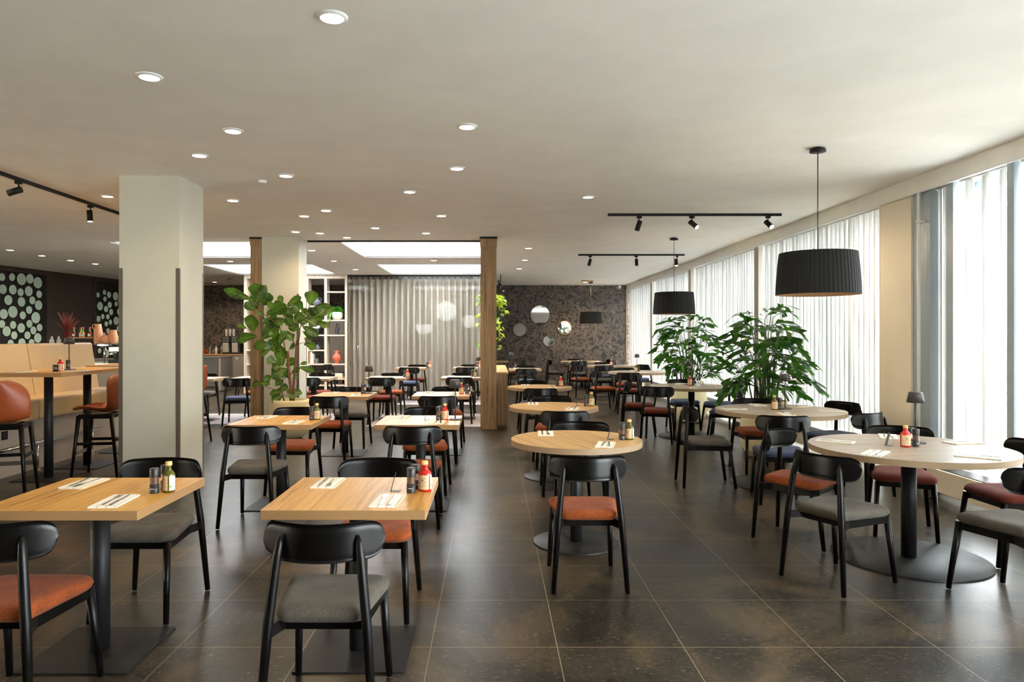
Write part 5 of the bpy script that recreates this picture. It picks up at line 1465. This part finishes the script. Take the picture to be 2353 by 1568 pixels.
FISH = [(.06, .0), (.45, .0), (.8, .0), (1.0, .0)]
def fish_leaflet(mb, base, d, nrm, L, Wd):
    base = Vector(base); d = Vector(d).normalized(); side = d.cross(Vector(nrm)).normalized(); nn = side.cross(d).normalized()
    skew = random.choice((-1, 1)); rows = []
    qs = [-1, -.66, -.33, 0, .33, .66, 1]
    ends = [L * (1.0 + .36 * skew * q - .17 * (k % 2) - .10 * q * q + random.uniform(-.09, .09)) for k, q in enumerate(qs)]
    for f_ in (0, .3, .6, .85, 1.0):
        w = Wd / 2 * (.06 + .94 * f_ ** .9)
        row = []
        for k, q in enumerate(qs):
            y = ends[k] * f_
            row.append(base + d * y + side * (q * w * (1 if f_ < 1 else 1.02)) + nn * (.18 * abs(q) * w) + Vector((0, 0, -.14 * y * y / L)))
        rows.append(row)
    mb.grid(rows)
def palm(x, y, pot_r, pot_h, lab, seed, potmat, height, spread, nst):
    rnd_ = random.Random(seed)
    t = thing('potted_fishtail_palm', lab, 'potted plant', (x, y, 0), 0, 'fishtail palms by the windows')
    h = pot_h
    b = MB(); b.lathe([(0, 0), (pot_r * .55, 0), (pot_r * .72, h * .04), (pot_r * .93, h * .18), (pot_r, h * .36), (pot_r * .97, h * .6), (pot_r * .86, h * .85), (pot_r * .78, h), (pot_r * .70, h), (pot_r * .72, h * .92)], 48)
    b.build('pot', M[potmat], t)
    b = MB(); b.lathe([(0, h * .93), (pot_r * .74, h * .92)], 32); b.build('soil', M['soil'], t)
    st_, lf = MB(), MB()
    for i in range(nst):
        a = i * 2.4 + rnd_.uniform(-.3, .3); q = rnd_.uniform(.02, .55) * pot_r
        tall = (i + .5) / nst
        p = Vector((math.cos(a) * q, math.sin(a) * q, h * .92)); out = spread * (.16 + .62 * math.sin(math.pi * min(1, .15 + .85 * tall)) ** .8) * rnd_.uniform(.45, 1.0)
        top = p + Vector((math.cos(a) * out * .7, math.sin(a) * out * .6, height * (.16 + .80 * tall)))
        mid = p.lerp(top, .5) + Vector((-math.cos(a) * .04, -math.sin(a) * .04, .06))
        st_.tube([p, mid, top], [.010, .007, .004], 7)
        for k in range(2):
            fa = a + rnd_.uniform(-1.0, 1.0); fl = rnd_.uniform(.18, .32)
            el = rnd_.uniform(0, .7) if tall < .85 else rnd_.uniform(.4, 1.0)
            o = top.lerp(p, .16 * k)
            d0 = Vector((math.cos(fa) * math.cos(el), math.sin(fa) * math.cos(el), math.sin(el)))
            pts = [o + d0 * (fl * s_) + Vector((0, 0, -.28 * fl * s_ * s_)) for s_ in (0, .25, .5, .75, 1)]
            st_.tube(pts, [.004, .0035, .003, .002, .0015], 5)
            nl = rnd_.choice((5, 6, 6))
            for j in range(nl):
                s_ = .12 + .88 * j / (nl - 1); c_ = o + d0 * (fl * s_) + Vector((0, 0, -.28 * fl * s_ * s_))
                tg = (d0 + Vector((0, 0, -.9 * s_))).normalized(); sd = tg.cross(Vector((0, 0, 1)))
                sd = sd.normalized() if sd.length > 1e-3 else Vector((1, 0, 0))
                sgn = -1 if j % 2 else 1
                dd = (tg * .6 + sd * sgn * .9 + Vector((0, 0, rnd_.uniform(-.45, .35)))).normalized() if j < nl - 1 else tg
                L = rnd_.uniform(.13, .22) * (1.15 if j == nl - 1 else 1)
                up = Vector((rnd_.uniform(-.7, .7), rnd_.uniform(-1.0, .2), .8))
                fish_leaflet(lf, c_, dd, up, L, L * rnd_.uniform(.42, .68))
    st_.build('stems', M['green_stem'], t)
    lf.build('foliage', M['palm_leaf'], t, weld=False)
random.seed(11)
palm(3.38, 8.75, .31, .70, 'nearer leafy fishtail palm in a beige egg shaped pot', 3, 'pot_beige', 1.2, .44, 32)
palm(3.42, 12.3, .31, .70, 'further fishtail palm in a pale egg shaped pot', 8, 'pot_beige', 1.22, .58, 32)

# trailing pothos behind the post
t = thing('hanging_pothos', 'trailing yellow green pothos hanging behind the wooden post', 'hanging plant', (-.03, 12.7, CEIL))
b = MB(); b.tube([(0, 0, 0), (0, 0, -.62)], .003, 6)
for k in range(3):
    a = 2.09 * k; b.tube([(0, 0, -.62), (.115 * math.cos(a), .115 * math.sin(a), -.86)], .002, 5)
b.build('cord', M['black_metal'], t)
b = MB(); b.lathe([(0, -1.02), (.08, -1.02), (.115, -.98), (.12, -.86), (.11, -.86), (.1, -.9), (0, -.9)], 24); b.build('pot', M['pot_white'], t)
st_, lf = MB(), MB()
HEART = [.25, .8, 1, .85, .55, .2, 0]
for i, (dx, dy, ln) in enumerate(((.17, -.05, .75), (.2, .05, .45), (.15, .1, .9), (.24, -.02, .5), (-.22, 0, .55), (-.2, .08, .85), (.12, -.12, .7), (-.05, -.12, .6), (.19, .02, .95), (.26, .05, .35))):
    pts = [Vector((dx * .45, dy * .45, -.86)), Vector((dx * .9, dy, -.84)), Vector((dx, dy, -1.0)), Vector((dx * 1.02, dy, -.9 - ln * .6)), Vector((dx * .95 + .02, dy, -.9 - ln))]
    st_.tube(pts, [.003, .003, .0025, .002, .0015], 5)
    for k in range(int(ln * 11) + 3):
        s_ = random.uniform(.05, 1) * 3.999; j = int(s_); p = pts[j].lerp(pts[j + 1], s_ - j)
        a = random.uniform(0, 6.28); d = Vector((math.cos(a), math.sin(a), random.uniform(-.9, .1)))
        leaf(lf, p + d * .02, d, (random.uniform(-.4, .4), -.6, .8), random.uniform(.07, .1), random.uniform(.06, .08), HEART, .1, .3)
st_.build('vines', M['green_stem'], t, weld=False); lf.build('foliage', M['pothos'], t, weld=False)

# small plant in a white pot on the shelf
t = thing('shelf_plant', 'bright green trailing plant in a round white pot on the shelf unit', 'potted plant', (-4.02, VY, 1.906))
b = MB(); b.lathe([(0, 0), (.08, 0), (.12, .03), (.138, .1), (.13, .19), (.12, .2), (.115, .18), (0, .17)], 32); b.build('pot', M['pot_white'], t)
lf = MB()
for i in range(120):
    a = random.uniform(0, 6.28); q = random.uniform(0, .11)
    p = Vector((math.cos(a) * q, math.sin(a) * q * .8, .18 + random.uniform(0, .14)))
    d = Vector((math.cos(a), math.sin(a) * .8, random.uniform(-.2, .9)))
    leaf(lf, p, d, (0, -.4, 1), random.uniform(.05, .09), .045, HEART, .1, .3)
for i in range(36):
    s_ = random.uniform(0, 1); p = Vector((-.13 - .05 * s_, -.10 - .05 * min(1, s_ * 3), .2 - .26 * s_))
    leaf(lf, p, (random.uniform(-1, .4), -.5, -.4), (0, -1, .5), .04, .03, HEART, .1, .2)
lf.build('foliage', M['mint'], t, weld=False)
